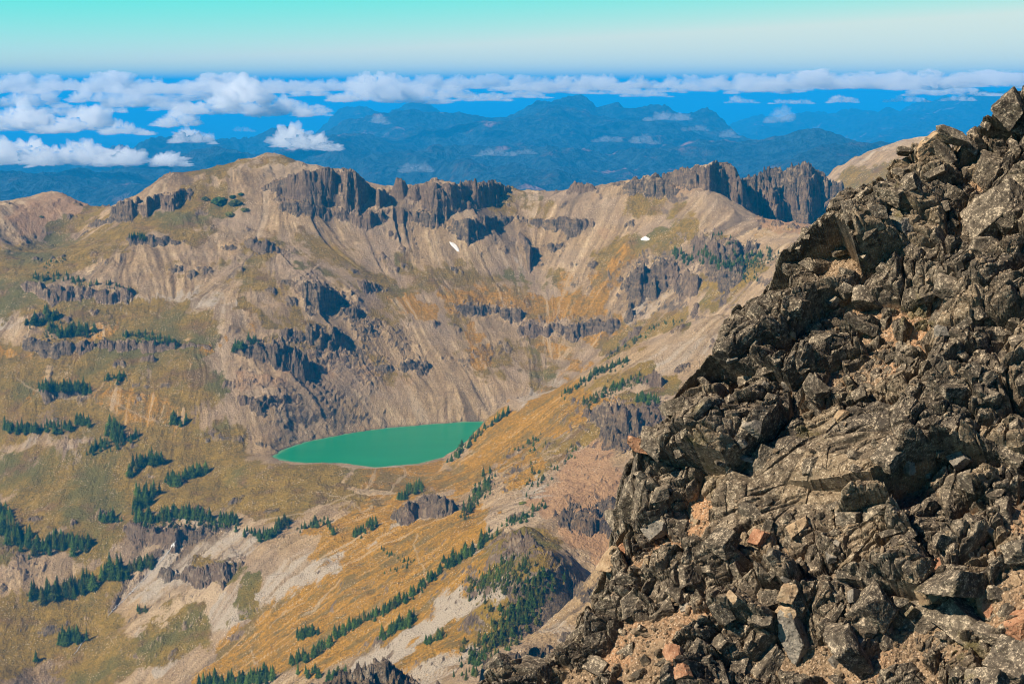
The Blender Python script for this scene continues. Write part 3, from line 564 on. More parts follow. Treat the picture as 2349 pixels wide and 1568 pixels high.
# ================================================================ CLOUDS (closed bodies of even vapour)
def cloud_mat(name, dens):
    cm = bpy.data.materials.new(name); cm.use_nodes = True; t = cm.node_tree; t.nodes.clear()
    o_ = t.nodes.new('ShaderNodeOutputMaterial'); pv = t.nodes.new('ShaderNodeVolumePrincipled'); t.links.new(pv.outputs[0], o_.inputs['Volume'])
    pv.inputs['Color'].default_value = (.998, .998, .998, 1); pv.inputs['Density'].default_value = dens; pv.inputs['Anisotropy'].default_value = 0.1
    return cm
CM = {}
def ico(sub):
    import bmesh
    if sub not in CM:
        bm = bmesh.new(); bmesh.ops.create_icosphere(bm, subdivisions=sub, radius=1); bm.verts.index_update()
        CM[sub] = (np.array([v.co[:] for v in bm.verts]), np.array([[v.index for v in f.verts] for f in bm.faces])); bm.free()
    return CM[sub]
def fbm3(P_, sc, o, seed):
    x, y, z = P_.T * sc
    return (fbm(x + .37 * z, y + .61 * z, o, seed) + fbm(y + .53 * x, z + .29 * x, o, seed + 9) + fbm(z + .41 * y, x + .33 * y, o, seed + 18)) / 1.9
CSEED = [0]
def cloud(u, v, wu, hv, mat, label, Y=9000., name='cloud', sub=5, group=None, cat='cloud', flat=.3, join=None):
    """one cloud: centre of its foot at (u, v), wu and hv its breadth and height in survey units"""
    CSEED[0] += 1; seed = CSEED[0]
    X, Y, z = [float(q_) for q_ in at(u, v, Y)]; Wd = wu / FP * Y; Hh = hv / FP * Y; rr_ = random.Random(seed)
    n = min(9, max(2, int(wu / hv * 1.5))); Vs, Fs, k = [], [], 0
    for i in range(n):
        f = (i + .5) / n * 2 - 1; f += rr_.uniform(-.7, .7) / n; env = (1 - min(1, abs(f)) ** 2.) ** .6
        h = Hh * max(.25, env * rr_.uniform(.5, 1.1)) * .86; r = max(h * rr_.uniform(.8, 1.4), Wd / n * rr_.uniform(.7, 1.1))
        c = np.array([f * Wd * .5 * .85, rr_.uniform(-1, 1) * min(Wd * .2, 500), h * .5])
        V_, F_ = ico(sub); D = V_.copy(); q_ = V_ * np.array([r / max(h, 1) * .8, 1, 1]) + seed * 3.7 + i * 1.9
        bil = np.abs(fbm3(q_, 1.5, 6, 300 + seed % 40, )); D = D * (.74 + .60 * bil[:, None] + .22 * fbm3(q_, 3.5, 4, 350)[:, None])
        D[:, 2] = np.where(D[:, 2] < 0, D[:, 2] * flat, D[:, 2])
        W_ = D * [r, r * .9, h] + c; zt_ = W_[:, 2] + z; W_[:, 2] = np.where(zt_ > 64, 64 + (zt_ - 64) * .4, zt_); W_[:, 2] = np.minimum(W_[:, 2], 98) - z
        Vs.append(W_); Fs.append(F_ + k); k += len(V_)
    if join is not None: join.append((np.concatenate(Vs) + [X, Y, z], np.concatenate(Fs))); return
    me = mesh_np(name, np.concatenate(Vs), np.concatenate(Fs), mat, True)
    o = link(name, me); o.location = (X, Y, z); tag(o, label, cat, group); return o
M1 = cloud_mat('cloud_vapour', .018); M2 = cloud_mat('thin_cloud_vapour', .0045)
for a_ in (
 (60, 386, 250, 76, 'white cloud at the far left, lowest and nearest of the bank', 8000), (195, 388, 150, 60, 'white cloud low in the left bank, between two taller heaps', 8000),
 (318, 386, 170, 82, 'tallest white heap of the low left cloud bank, above the left ridge', 8000), (390, 384, 90, 30, 'small ragged tail of cloud at the right end of the low left bank', 8000),
 (703, 350, 145, 70, 'lone domed white cloud standing just above the highest basin summit', 7600),
 (50, 310, 190, 62, 'lilac grey cloud in the second row at the left picture edge', 8800), (180, 308, 200, 60, 'lilac grey cloud in the second row above the low left bank', 8800),
 (300, 312, 120, 32, 'flat small cloud right of the second row on the left', 8600), (415, 296, 95, 48, 'round lilac cloud below the bright white cloud mass', 8800),
 (440, 332, 130, 30, 'faint flat cloud over the blue slopes left of the summit', 8400),
 (540, 268, 240, 62, 'broad bright white cloud mass left of the domed lone cloud', 9200), (650, 272, 170, 46, 'grey cloud trailing right of the broad bright mass', 9400), (735, 268, 56, 22, 'tiny cloud puff at the end of the left cloud field', 9400)):
    cloud(a_[0], a_[1], a_[2], a_[3] * .95, M1, a_[4], a_[5], group='clouds below the horizon on the left')
for a_ in (
 (1140, 360, 110, 20, 'long thin white wisp over the dark blue valley', 8000), (1205, 356, 60, 13, 'small wisp touching the right end of the long thin wisp', 8000),
 (1395, 328, 78, 22, 'small oval cloud on the dark slope below the horn peak', 8400), (1480, 334, 60, 26, 'small ragged puff right of the oval cloud below the horn', 8400),
 (1530, 280, 110, 28, 'white puff resting on the hill right of the horn peak', 9600), (1592, 302, 66, 16, 'thin cloud scrap under the puff right of the horn', 9200), (1672, 318, 52, 16, 'smallest cloud scrap at the right over the blue ridge', 9000),
 (1790, 286, 70, 34, 'faint lilac puff against the far right ridge', 9400), (955, 398, 90, 26, 'very faint mist patch just above the basin rim', 7400), (560, 304, 50, 14, 'tiny faint scrap of mist left of the domed lone cloud', 8800), (875, 288, 40, 22, 'tiny puff on the blue hill in the middle distance', 9600)):
    cloud(a_[0], a_[1], a_[2], a_[3], M2, a_[4], a_[5], name='cloud_wisp', group='small cloud scraps over the blue forest', sub=4)
# the far deck reads as one mass
J = []
for u in range(-260, 2620, 62):
    rr2 = random.Random(u + 5); hgt_ = 24 if 600 < u < 1700 else 34
    if 1000 < u < 1180 or 1500 < u < 1640: hgt_ = 14
    base = 232 - (14 if u > 1200 else 0) - max(0, (u - 1700)) * .022
    cloud(u + rr2.uniform(-20, 20), base - (18 if u < 700 else 4) + rr2.uniform(-6, 6), rr2.uniform(110, 210), hgt_ * rr2.uniform(.7, 1.45), None, '', 11500 + rr2.uniform(-900, 900), join=J, sub=4)
for u in range(-260, 2620, 70):
    rr2 = random.Random(u + 77); cloud(u + rr2.uniform(-30, 30), 208 - max(0, u - 1500) * .018 + rr2.uniform(-4, 4), rr2.uniform(170, 300), rr2.uniform(17, 32), None, '', 14500 + rr2.uniform(-1500, 1500), join=J, sub=4)
for u in range(-200, 760, 150):
    rr2 = random.Random(u + 177); cloud(u + rr2.uniform(-30, 30), 250 + rr2.uniform(-14, 16), rr2.uniform(100, 170), rr2.uniform(18, 36), None, '', 10400 + rr2.uniform(-500, 500), join=J, sub=4)
for (u, v, w_, h_) in ((850, 238, 170, 52), (950, 242, 150, 46), (1045, 230, 90, 38), (1220, 210, 170, 24), (1300, 206, 100, 32), (1450, 206, 100, 26), (620, 206, 110, 14), (235, 240, 170, 46), (340, 252, 240, 44), (60, 250, 190, 44), (140, 270, 120, 26), (480, 236, 150, 40),
      (1780, 214, 130, 32), (1960, 208, 160, 34), (2100, 206, 220, 42), (2260, 206, 200, 42), (2180, 222, 240, 26), (1700, 238, 80, 14), (1820, 240, 110, 14), (1930, 238, 90, 16), (2080, 236, 120, 14), (2200, 234, 100, 16), (1480, 224, 140, 14), (1120, 234, 120, 14)):
    cloud(u, v, w_, h_, None, '', 10800 + (u % 7) * 100, join=J, sub=5)
k = 0; Vs, Fs = [], []
for V_, F_ in J: Vs.append(V_); Fs.append(F_ + k); k += len(V_)
tag(link('cloud_bank', mesh_np('cloud_bank', np.concatenate(Vs), np.concatenate(Fs), cloud_mat('cloud_bank_vapour', .013), True)), 'continuous lilac and white deck of cumulus along the whole horizon', 'cloud bank', kind='stuff')
# ================================================================ NEAR ROCK SLOPE
nC = np.array([-.35, -.71, .61]); nC /= np.linalg.norm(nC)
RW = np.array([[1, 0, 0], [0, CP, SP], [0, -SP, CP]])      # camera axes (right, forward, up) to world
def c2w(v): return np.array([v[0], v[1] * CP + v[2] * SP, -v[1] * SP + v[2] * CP])
nW = c2w(nC); KD = 22.0 * .95
def onplane(u, v):
    x, y, z = ray(u, v); t = -KD / (nW[0] * x + nW[1] * y + nW[2] * z); return np.stack([x * t, y * t, z * t], -1)
O = onplane(1900., 900.)
e2 = np.array([0, 0, 1.]) - nW * nW[2]; e2 /= np.linalg.norm(e2); e1 = np.cross(e2, nW); e1 *= np.sign(e1[0])
def st_of(p): q = p - O; return q @ e1, q @ e2
EDGE = [(3250,-190),(2900,-60),(2500,110),(2349,196),(2330,238),(2280,258),(2180,296),(2110,312),(2070,335),(1985,385),(1940,430),(1890,485),(1840,525),(1790,568),(1735,650),(1655,740),(1625,800),(1590,850),(1540,905),(1530,965),(1490,1010),(1450,1050),(1448,1095),(1475,1140),(1430,1190),(1400,1240),(1380,1300),(1350,1350),(1320,1400),(1265,1462),(1200,1505),(1130,1535),(1080,1575),(1000,1640),(900,1760),(800,1900)]
EDGE = [(u + float(np.interp(v, [200, 300, 500, 800, 1100, 1300, 1560], [0, 16, 30, 30, 20, 18, 18])), v) for u, v in EDGE]
ep = np.array([st_of(onplane(float(u), float(v))) for u, v in EDGE])
s0, s1, t0, t1 = ep[:, 0].min() - 1.5, st_of(onplane(3080., 900.))[0], st_of(onplane(1700., 1840.))[1], ep[:, 1].max() + 1.2
FNS, FNT = 1460, 1300
sg = np.linspace(s0, s1, FNS); tg = np.linspace(t0, t1, FNT); SS, TT = np.meshgrid(sg, tg)
# signed distance outside the edge (positive outside, to the upper left)
dd = np.full(SS.shape, 1e9); 
for (x0, y0), (x1, y1) in zip(ep[:-1], ep[1:]):
    L2 = (x1 - x0) ** 2 + (y1 - y0) ** 2; t = np.clip(((SS - x0) * (x1 - x0) + (TT - y0) * (y1 - y0)) / L2, 0, 1)
    dd = np.minimum(dd, np.hypot(SS - x0 - t * (x1 - x0), TT - y0 - t * (y1 - y0)))
poly = np.vstack([ep, [[s0 - 50, t0 - 50]], [[s0 - 50, t1 + 50]], [[ep[0, 0] , t1 + 50]]]); ins = np.zeros(SS.shape, bool)
for k in range(len(poly)):
    x0, y0 = poly[k]; x1, y1 = poly[(k + 1) % len(poly)]
    ins ^= ((y0 > TT) != (y1 > TT)) & (SS < (x1 - x0) * (TT - y0) / (y1 - y0 + 1e-12) + x0)
ED = np.where(ins, dd, -dd)
FPt = O + SS[..., None] * e1 + TT[..., None] * e2
fu, fv = proj(FPt[..., 0], FPt[..., 1], FPt[..., 2])
ca, sa = math.cos(R(38)), math.sin(R(38))
wx = SS + .10 * fbm(SS / 1.3, TT / 1.3, 2, 401); wy = TT + .10 * fbm(SS / 1.3, TT / 1.3, 2, 411)
pa, pb = (wx * ca + wy * sa), (-wx * sa + wy * ca)
slab = np.clip(1 - np.hypot((fu - 1850) / 330, (fv - 1060 + (fu - 1850) * .35) / 170), 0, 1); slab = sst(0, .5, slab)
hgt = .28 * fbm(SS / 2.6, TT / 2.6, 3, 421); CR = np.zeros_like(hgt); HID1 = None
low = sst(1150, 1450, fv) * sst(1500, 1900, fu + (fv - 1300))
for sz, off, tl, crk, an, sd_ in ((1.25, .80, .65, .22, 1.5, 431), (.58, .44, .75, .16, 1.45, 441), (.30, .19, .60, .08, 1.5, 451), (.15, .07, .42, .03, 1.4, 461), (.07, .022, .25, .010, 1.3, 471)):
    hid, d1, d2, ox, oy = voro(pa / (sz * an), pb / sz, sd_, .95)
    U = _U[hid]; U2 = _U[(hid + 17) & 65535]
    amp = 1 - slab * (.85 if sz < 1 else .5)
    blk = (U[..., 0] - .5) * off + ((U2[..., 0] - .5) * ox + (U2[..., 1] - .5) * oy) * sz * tl * 2
    e = (d2 - d1); blk = blk - crk * (1 - sst(0, .16, e))
    hgt = hgt + blk * amp; CR = np.maximum(CR, (1 - sst(0, .10, e)) * (sz > .2))
    if HID1 is None: HID1 = U[..., 2]
    if sz == .58: HID2 = U[..., 2]
# diagonal joints through the slabs
jt = ridged(pa / 3.2, pb / .42, 2, 481); hgt = hgt - slab * sst(1.05, 1.4, jt) * .14
hgt += fbm(SS / .12, TT / .12, 4, 491, .62) * .011
hgt = np.where(hgt > 0, hgt * (1 - .55 * sst(-.9, -.1, ED)), hgt)
# loose tan soil filling the hollows
soil = -.58 + .14 * fbm(SS / .9, TT / .9, 3, 501) + .09 * sst(1050, 1500, fv) + .42 * sst(2180, 2330, fu) * sst(1060, 1180, fv) * (1 - sst(1330, 1500, fv)) + .10 * sst(1750, 2100, fu) * sst(1180, 1300, fv) + low * .10 - .10 * (1 - sst(600, 1100, fv))
soil = soil - np.clip(ED + .6, 0, 1) * .5
sm_ = hgt < soil
hs_ = soil + fbm(SS / .09, TT / .09, 4, 511, .7) * .022 + voro(SS / .07, TT / .07, 515)[1] * -.018
SOIL = np.clip((soil - hgt) / .04 + .3, 0, 1); hgt = np.where(sm_, np.maximum(hs_, hgt), hgt)
hgt = hgt - np.where(ED > 0, 1.6 * ED ** 1.15 + .15 * ED, 0) + .1 * sst(-.5, 0, ED) * (1 - sst(0, .3, ED))
FPt = FPt + hgt[..., None] * nW
def rock_mat(name, tones, lichen=.5, tan=(.33, .25, .16), soil=False):
    m = N(name); p = m.geo()
    a, b, d = m.noise(p, 1.1, 5, .65), m.noise(p, 7., 6, .72), m.noise(p, 26., 4, .75)
    c = m.ramp(m.math('ADD', m.math('MULTIPLY', a, .45), m.math('MULTIPLY', b, .55)), [(.30, tones[0]), (.46, tones[1]), (.58, tones[2]), (.76, tones[3])])
    if soil:
        h1, h2, cr = m.attr('block')[:3]
        c = m.mix(m.math('MULTIPLY', m.ss(h1, .55, .9), .5), c, (.14, .105, .07)); c = m.mix(m.math('MULTIPLY', m.ss(h2, .72, .95), .6), c, (.22, .165, .105))
        c = m.mix(m.math('MULTIPLY', m.ss(h2, .25, .05), .6), c, (.045, .04, .035))
    # crustose lichen: pale flecks, yellow green rings, black film
    l1 = m.voro(p, 26.); l2 = m.noise(p, 3.2, 5, .7)
    c = m.mix(m.math('MULTIPLY', m.ss(m.math('ADD', m.math('MULTIPLY', d, .7), m.math('MULTIPLY', b, .45)), .585, .70), lichen), c, (.52, .43, .31))
    c = m.mix(m.math('MULTIPLY', m.math('MULTIPLY', m.ss(l1, .24, .12), m.ss(l2, .48, .62)), .8), c, (.40, .37, .24))
    c = m.mix(m.math('MULTIPLY', m.ss(m.noise(p, 9., 4, .7, dist=.4), .54, .64), .8), c, (.024, .020, .016))
    c = m.mix(m.math('MULTIPLY', m.ss(m.noise(p, .8, 5, .7), .60, .72), .45), c, (.12, .10, .03))
    bmp = m.math('ADD', m.math('MULTIPLY', b, 1.), m.math('MULTIPLY', d, .35))
    if soil:
        s = m.attr('earth')[0]
        sc = m.mix(m.noise(p, 22., 5, .75), (.10, .07, .045), (.38, .27, .17)); sc = m.mix(m.ss(m.noise(p, .55, 4), .45, .62), sc, m.mix(.6, sc, (.46, .26, .14)))
        sc = m.mix(m.ss(m.voro(p, 18.), .35, .15), sc, (.46, .36, .26)); sc = m.mix(m.math('MULTIPLY', m.ss(m.noise(p, 14, 4, .7), .5, .62), .6), sc, (.07, .052, .038))
        c = m.mix(m.ss(m.math('ADD', s, m.math('MULTIPLY', m.math('SUBTRACT', b, .5), .9)), .35, .6), c, sc)
    return m.fin(c, m.bump(bmp, .06, .9))
TONE = [(.018, .015, .012), (.082, .067, .051), (.175, .144, .107), (.40, .33, .24)]
FM = rock_mat('rock_slope', TONE, .75, soil=True)
B1 = np.stack([HID1, HID2, CR], -1).reshape(-1, 3); B2 = np.repeat(SOIL.reshape(-1, 1), 3, 1)
me = mesh_np('rocky_slope', FPt.reshape(-1, 3), gridfaces(FNT, FNS), FM, False, {'block': B1, 'earth': B2})
tag(link('rocky_slope', me), kind='structure')
# ================================================================ CONIFERS
def conifer_geo(seed, slim=.17, layers=15, full=True):
    r = random.Random(seed); V, F = [], []
    for i in range(layers):
        f = i / (layers - 1.); zc = .06 + .90 * f; rad = slim * (1 - f) ** .85 * (1 + .25 * r.uniform(-1, 1)) + .012; n = 11 if full else 8; ph = r.uniform(0, 6.3)
        c = len(V); V.append((0, 0, zc + .085 * (1 - f * .4)))
        for k in range(n * 2):
            a = ph + math.pi * k / n; q_ = rad * (r.uniform(.8, 1.25) if k % 2 == 0 else r.uniform(.32, .55)); V.append((q_ * math.cos(a), q_ * math.sin(a), zc - (.035 if k % 2 == 0 else 0) * r.uniform(.6, 1.6)))
        for k in range(n * 2): F.append((c, c + 1 + k, c + 1 + (k + 1) % (n * 2)))
    return np.array(V), np.array(F)
def leaf_mat(name, c0, c1):
    m = N(name); oi = m.n('ShaderNodeObjectInfo'); p = m.geo(); f = m.math('ADD', m.math('MULTIPLY', m.noise(p, .6, 3, .7), .8), m.math('MULTIPLY', m.noise(p, .05, 2), .35)); f = m.math('ADD', f, m.math('MULTIPLY', m.math('SUBTRACT', oi.outputs['Random'], .5), .35))
    return m.fin(m.mix(m.ss(f, .35, .8), c0, c1), m.bump(m.noise(p, 2.5, 3), .4, .8))
LM = leaf_mat('conifer_needles', (.012, .030, .005), (.085, .140, .018)); LM2 = leaf_mat('yellow_green_needles', (.028, .036, .006), (.14, .135, .018))
bm_ = N('conifer_bark'); BK = bm_.fin(bm_.mix(bm_.noise(bm_.geo(), 3., 4), (.05, .04, .032), (.16, .14, .12)))
def trunk_geo():
    V, F = [], []
    for z, q_ in ((-.03, .014), (.30, .011), (.97, .002)):
        for k in range(6): V.append((q_ * math.cos(k * 1.047), q_ * math.sin(k * 1.047), z))
    for j in range(2):
        for k in range(6): F.append((j * 6 + k, j * 6 + (k + 1) % 6, j * 6 + 6 + (k + 1) % 6, j * 6 + 6 + k))
    return np.array(V), np.array(F)
PROTO = [conifer_geo(s_, sl_) for s_, sl_ in ((1, .15), (2, .18), (3, .13), (4, .21), (5, .24))]
TK = mesh_np('trunk', *trunk_geo(), BK, True)
CRM = {}
for i, (V_, F_) in enumerate(PROTO):
    for j, mt in enumerate((LM, LM2)): CRM[i, j] = mesh_np('crown', V_, F_, mt, False)
GROVES = [
 ('low yellow green conifer scrub on the lower spur thicket', 26, 60, 13, 1, (1090, 1370), (1200, 1300)),
 ('low yellow green conifer scrub below the red saddle', 16, 50, 11, 1, (1690, 625), (1765, 590)),
 ('low yellow green conifer scrub in the lower green strip of the upper spur', 9, 40, 11, 1, (1350, 925), (1475, 872)),
 ('low yellow green conifer scrub in the diagonal stand', 10, 30, 13, 1, (1070, 1185), (1120, 1105)),
 ('low yellow green conifer scrub beside the near crag', 26, 90, 14, 1, (1100, 1500), (1240, 1350)),
 ('low yellow green conifer scrub on the grey cliff top', 9, 34, 14, 1, (330, 1205), (540, 1208)),
 ('low yellow green conifer scrub above the banded left cliff', 9, 26, 12, 1, (100, 770), (215, 768)),
  # label, radius, count, height in survey units, share of yellow green, points
 ('dark conifer among the dwarf trees on the small upper left cliff', 6, 12, 15, 0, (295, 540), (335, 548)),
 ('small conifer on the rim of the long grey left cliff', 8, 26, 17, 0, (80, 640), (130, 634), (190, 650), (230, 655), (300, 664)),
 ('small conifer on the meadow above the long grey left cliff', 7, 8, 13, 0, (105, 612), (145, 592)),
 ('conifer in the dense stand above the banded left cliff', 9, 50, 27, .1, (68, 750), (95, 730), (130, 728), (110, 765), (160, 765), (215, 762)),
 ('conifer in the small clump right of the banded left cliff', 8, 22, 22, .1, (285, 772), (345, 780), (378, 780), (410, 784)),
 ('conifer at the left foot of the dark middle crag', 8, 16, 22, 0, (535, 802), (585, 785)),
 ('conifer in the upright row above the low pale cliff in the left meadow', 8, 32, 30, .05, (95, 890), (150, 894), (205, 896)),
 ('conifer in the small isolated clump on the left meadow path', 7, 11, 22, 0, (250, 870), (290, 870)),
 ('conifer in the stand on the left picture edge above pale ledges', 8, 36, 30, .05, (0, 985), (60, 990), (150, 985)),
 ('conifer in the little group right of the left edge stand', 8, 9, 32, 0, (175, 968), (205, 975)),
 ('tall conifer in the tight group on the pale left ledges', 9, 14, 40, .1, (250, 985), (280, 1005), (262, 1015)),
 ('conifer in the clump on the slope left of the lake', 8, 12, 28, 0, (392, 965), (435, 972)),
 ('conifer scattered along the pale ledges of the left slope', 8, 20, 28, .1, (195, 1035), (250, 1025), (320, 1000)),
 ('conifer on the steep rib below the left ledges', 8, 18, 38, .05, (295, 1095), (335, 1065), (372, 1058)),
 ('conifer on the knoll left of the outlet moraine', 9, 22, 34, .15, (385, 1118), (415, 1098), (462, 1085)),
 ('tall conifer at the left end of the grey cliff below the moraine', 9, 20, 44, .05, (308, 1190), (325, 1145), (350, 1135)),
 ('conifer in the dense line on top of the grey cliff below the moraine', 9, 56, 36, .1, (320, 1195), (380, 1190), (440, 1185), (500, 1195), (545, 1205)),
 ('conifer below the moraine, right of the grey cliff', 7, 26, 32, .1, (555, 1215), (600, 1240), (640, 1215), (665, 1200)),
 ('conifer on the rib between moraine and orange slope', 7, 14, 26, .3, (685, 1220), (740, 1190), (765, 1225)),
 ('conifer in the small file on the olive slope, lower left', 6, 9, 34, 0, (228, 1195), (275, 1190)),
 ('conifer in the dark forest at the left edge, lower part', 14, 40, 44, .15, (0, 1180), (20, 1230), (60, 1250)),
 ('conifer in the dark forest running right from the left edge', 12, 38, 44, .2, (80, 1275), (120, 1245), (160, 1255), (195, 1262)),
 ('tall conifer left of the waterfall', 10, 18, 56, .2, (240, 1325), (275, 1318), (292, 1325)),
 ('yellow green conifer at the top of the waterfall slabs', 8, 18, 32, .7, (295, 1312), (350, 1292)),
 ('conifer in the long stand under the tan slabs, lower left', 12, 42, 50, .4, (78, 1375), (150, 1362), (215, 1345)),
 ('conifer in the rounded clump beside the lower stream', 10, 16, 42, .2, (138, 1475), (182, 1465)),
 ('lone tall conifer in the lower left corner meadow', 2, 1, 60, 0, (84, 1516), (86, 1518)),
 ('conifer on the small knob right of the stream', 5, 5, 22, .5, (312, 1403), (338, 1403)),
 ('conifer in the diagonal file on the spur left of the small cliff', 6, 16, 28, .1, (810, 1232), (865, 1196)),
 ('conifer on top of the small cliff in the orange spur', 7, 14, 32, .1, (922, 1145), (945, 1125), (968, 1122)),
 ('conifer in the bright green diagonal stand right of the small cliff', 11, 36, 26, .3, (1055, 1190), (1090, 1145), (1128, 1096)),
 ('conifer on the spur crest beside the right end of the lake', 5, 30, 22, .1, (1025, 1062), (1085, 1012), (1112, 985), (1168, 945)),
 ('small conifer on the upper spur, in the longest green strip', 7, 40, 20, .3, (1285, 912), (1340, 875), (1380, 850), (1432, 832)),
 ('small conifer on the upper spur, in the lower green strip', 9, 40, 20, .4, (1340, 935), (1400, 892), (1470, 872)),
 ('dwarf conifer along the skyline of the upper spur', 5, 34, 11, .5, (1390, 822), (1455, 785), (1500, 750), (1565, 737)),
 ('dwarf conifer between the crags of the red slope', 9, 40, 16, .4, (1190, 1035), (1235, 1005), (1215, 1138), (1280, 1070), (1335, 1018)),
 ('conifer in the dark clump at the edge of the near rocks', 7, 16, 26, 0, (1462, 915), (1512, 925)),
 ('small conifer above the near dark crag of the spur', 8, 26, 18, .2, (1160, 1200), (1200, 1190), (1245, 1160)),
 ('conifer in the long file running down the orange spur', 7, 110, 34, .05, (660, 1520), (720, 1505), (790, 1450), (860, 1412), (930, 1382), (1010, 1312), (1080, 1270), (1130, 1222)),
 ('conifer in the short file below the long one', 6, 22, 40, .05, (870, 1470), (910, 1445), (955, 1420)),
 ('conifer in the little group above the lower end of the long file', 6, 10, 34, .1, (682, 1462), (722, 1452)),
 ('conifer among the pale boulder streaks of the spur', 6, 14, 28, .1, (975, 1478), (1018, 1458)),
 ('conifer in the dark stand at the bottom picture edge', 9, 40, 46, .05, (450, 1582), (530, 1570), (620, 1560)),
 ('conifer at the bottom picture edge right of the dark stand', 8, 16, 34, .05, (690, 1540), (760, 1555), (825, 1550)),
 ('conifer in the yellow green thicket under the near crag', 22, 70, 24, .6, (1085, 1362), (1140, 1325), (1205, 1285)),
 ('conifer in the big thicket down the near rib', 26, 130, 30, .45, (1075, 1540), (1115, 1500), (1180, 1430), (1230, 1360), (1255, 1325)),
 ('small conifer in the basin corner below the red saddle', 10, 60, 20, .1, (1540, 580), (1580, 598), (1612, 585), (1650, 608), (1690, 612), (1765, 585)),
 ('dwarf conifer on the grey bluff below the red saddle', 6, 14, 14, .1, (1635, 540), (1665, 533), (1715, 645), (1740, 632)),
 ('dwarf conifer on the middle of the orange spur', 5, 14, 16, .2, (880, 1315), (940, 1298), (875, 1260), (948, 1292)),
]
cand = []
for gi, g in enumerate(GROVES):
    lab, rad, cnt, hp, yel = g[:5]; pts = np.array(g[5:], float); seg = np.hypot(*np.diff(pts, axis=0).T); cum = np.r_[0, np.cumsum(seg)]
    for k in range(int(cnt * 2.3) if cnt > 1 else 1):
        q_ = rnd.random() * cum[-1]; i = min(int(np.searchsorted(cum, q_) - 1), len(seg) - 1); i = max(i, 0); f = (q_ - cum[i]) / seg[i]
        a, b = rnd.gauss(0, .8) * rad, rnd.gauss(0, .62) * rad; u, v = pts[i] + f * (pts[i + 1] - pts[i]) + (a, b)
        cand.append([gi, u, v, hp * .8 * rnd.choice((.35, .5, .6, .7, .8, .9, 1, 1.15)), rnd.random() < yel])
cu = np.array([c[1] for c in cand]); cv = np.array([c[2] for c in cand]); TX, TY, TZ = march(H, cu, cv)
ok = ~np.isnan(TY); TZ = hat(H, TX, np.where(ok, TY, 1000))
vis = []
for i, c in enumerate(cand):
    if not ok[i]: continue
    if not (-5 < c[1] < 2354): vis.append((0, i)); continue
    vis.append((c[3] * (1 if c[2] < 1568 + c[3] * .5 else .3), i))
vis.sort(reverse=True); single = [i for _, i in vis[:300]]; rest = [i for _, i in vis[300:]]
def hm_of(i): return cand[i][3] / FP * TY[i]
for i in single:
    gi, u, v, hp, yl = cand[i]; h = hm_of(i)
    o = bpy.data.objects.new('conifer', None); COL.objects.link(o); o.location = (TX[i], TY[i], TZ[i] - .2); o.rotation_euler = (0, 0, rnd.uniform(0, 6.28)); wd = h * rnd.uniform(.8, 1.8); o.scale = (wd, wd, h)
    o.empty_display_size = .1; tag(o, GROVES[gi][0], 'conifer', 'conifers ' + GROVES[gi][0].split('conifer ', 1)[1])
    c = link('crown', CRM[rnd.randrange(5), int(yl)], o); t_ = link('trunk', TK, o)
Vs, Fs, k = [[], []], [[], []], [0, 0]
for i in rest:
    gi, u, v, hp, yl = cand[i]; h = hm_of(i); V_, F_ = PROTO[rnd.randrange(5)]; a = rnd.uniform(0, 6.28); wd = h * rnd.uniform(.9, 2.1); y_ = int(yl)
    Q = V_.copy(); Q[:, 0] = (V_[:, 0] * math.cos(a) - V_[:, 1] * math.sin(a)) * wd; Q[:, 1] = (V_[:, 0] * math.sin(a) + V_[:, 1] * math.cos(a)) * wd; Q[:, 2] *= h
    Vs[y_].append(Q + [TX[i], TY[i], TZ[i] - .2]); Fs[y_].append(F_ + k[0] + k[1]); k[y_] += 0; Vs[y_][-1] = Vs[y_][-1]
    Fs[y_][-1] = F_; 
allV = [q_ for y_ in (0, 1) for q_ in Vs[y_]]; allF = [q_ for y_ in (0, 1) for q_ in Fs[y_]]; off = 0; FF = []
for V_, F_ in zip(allV, allF): FF.append(F_ + off); off += len(V_)
me = mesh_np('distant_conifers', np.concatenate(allV), np.concatenate(FF), LM, False); me.materials.append(LM2)
n0 = sum(len(f) for f in Fs[0]); mi = np.zeros(len(me.polygons), np.int32); mi[n0:] = 1; me.polygons.foreach_set('material_index', mi)
tag(link('distant_conifers', me), 'smaller conifers of the groves scattered over basin slopes and spur', 'trees', kind='stuff')
# ---- rounded dwarf shrubs on the upper left meadow
def shrub_geo(seed):
    V_, F_ = ico(3); D = V_ * (1 + .35 * fbm3(V_ + seed, 2.2, 3, 360)[:, None] + .25 * RG.rand(len(V_), 1)); D[:, 2] *= .6; return D, F_
for u, v, r_, lab in ((503, 462, 17, 'largest round dark green shrub on the upper left meadow'), (470, 457, 9, 'small flat green shrub left of the largest round one'), (541, 466, 14, 'oval yellow green shrub in the scree right of the largest one'), (534, 452, 7, 'small shrub touching the oval one from above'), (553, 446, 6, 'smallest upper shrub on the grey scree'), (527, 492, 10, 'olive shrub standing alone lowest on the scree'), (562, 482, 8, 'brownish low shrub right of the lowest olive one'), (1200, 1155, 9, 'round olive shrub on the spur crest near the dark crag'), (95, 498, 5, 'tiny dark shrub on the red left hill')):
    X, Y, Z_ = march(H, u, v); X, Y = X[0], Y[0]; Z_ = hat(H, X, Y); s_ = r_ / FP * Y
    D, F_ = shrub_geo(u); o = link('dwarf_shrub', mesh_np('dwarf_shrub', D * [s_, s_, s_], F_, LM2 if v > 465 or u < 480 else LM, False)); o.location = (X, Y, float(Z_) - .1 * s_); tag(o, lab, 'shrub', 'rounded dwarf shrubs')
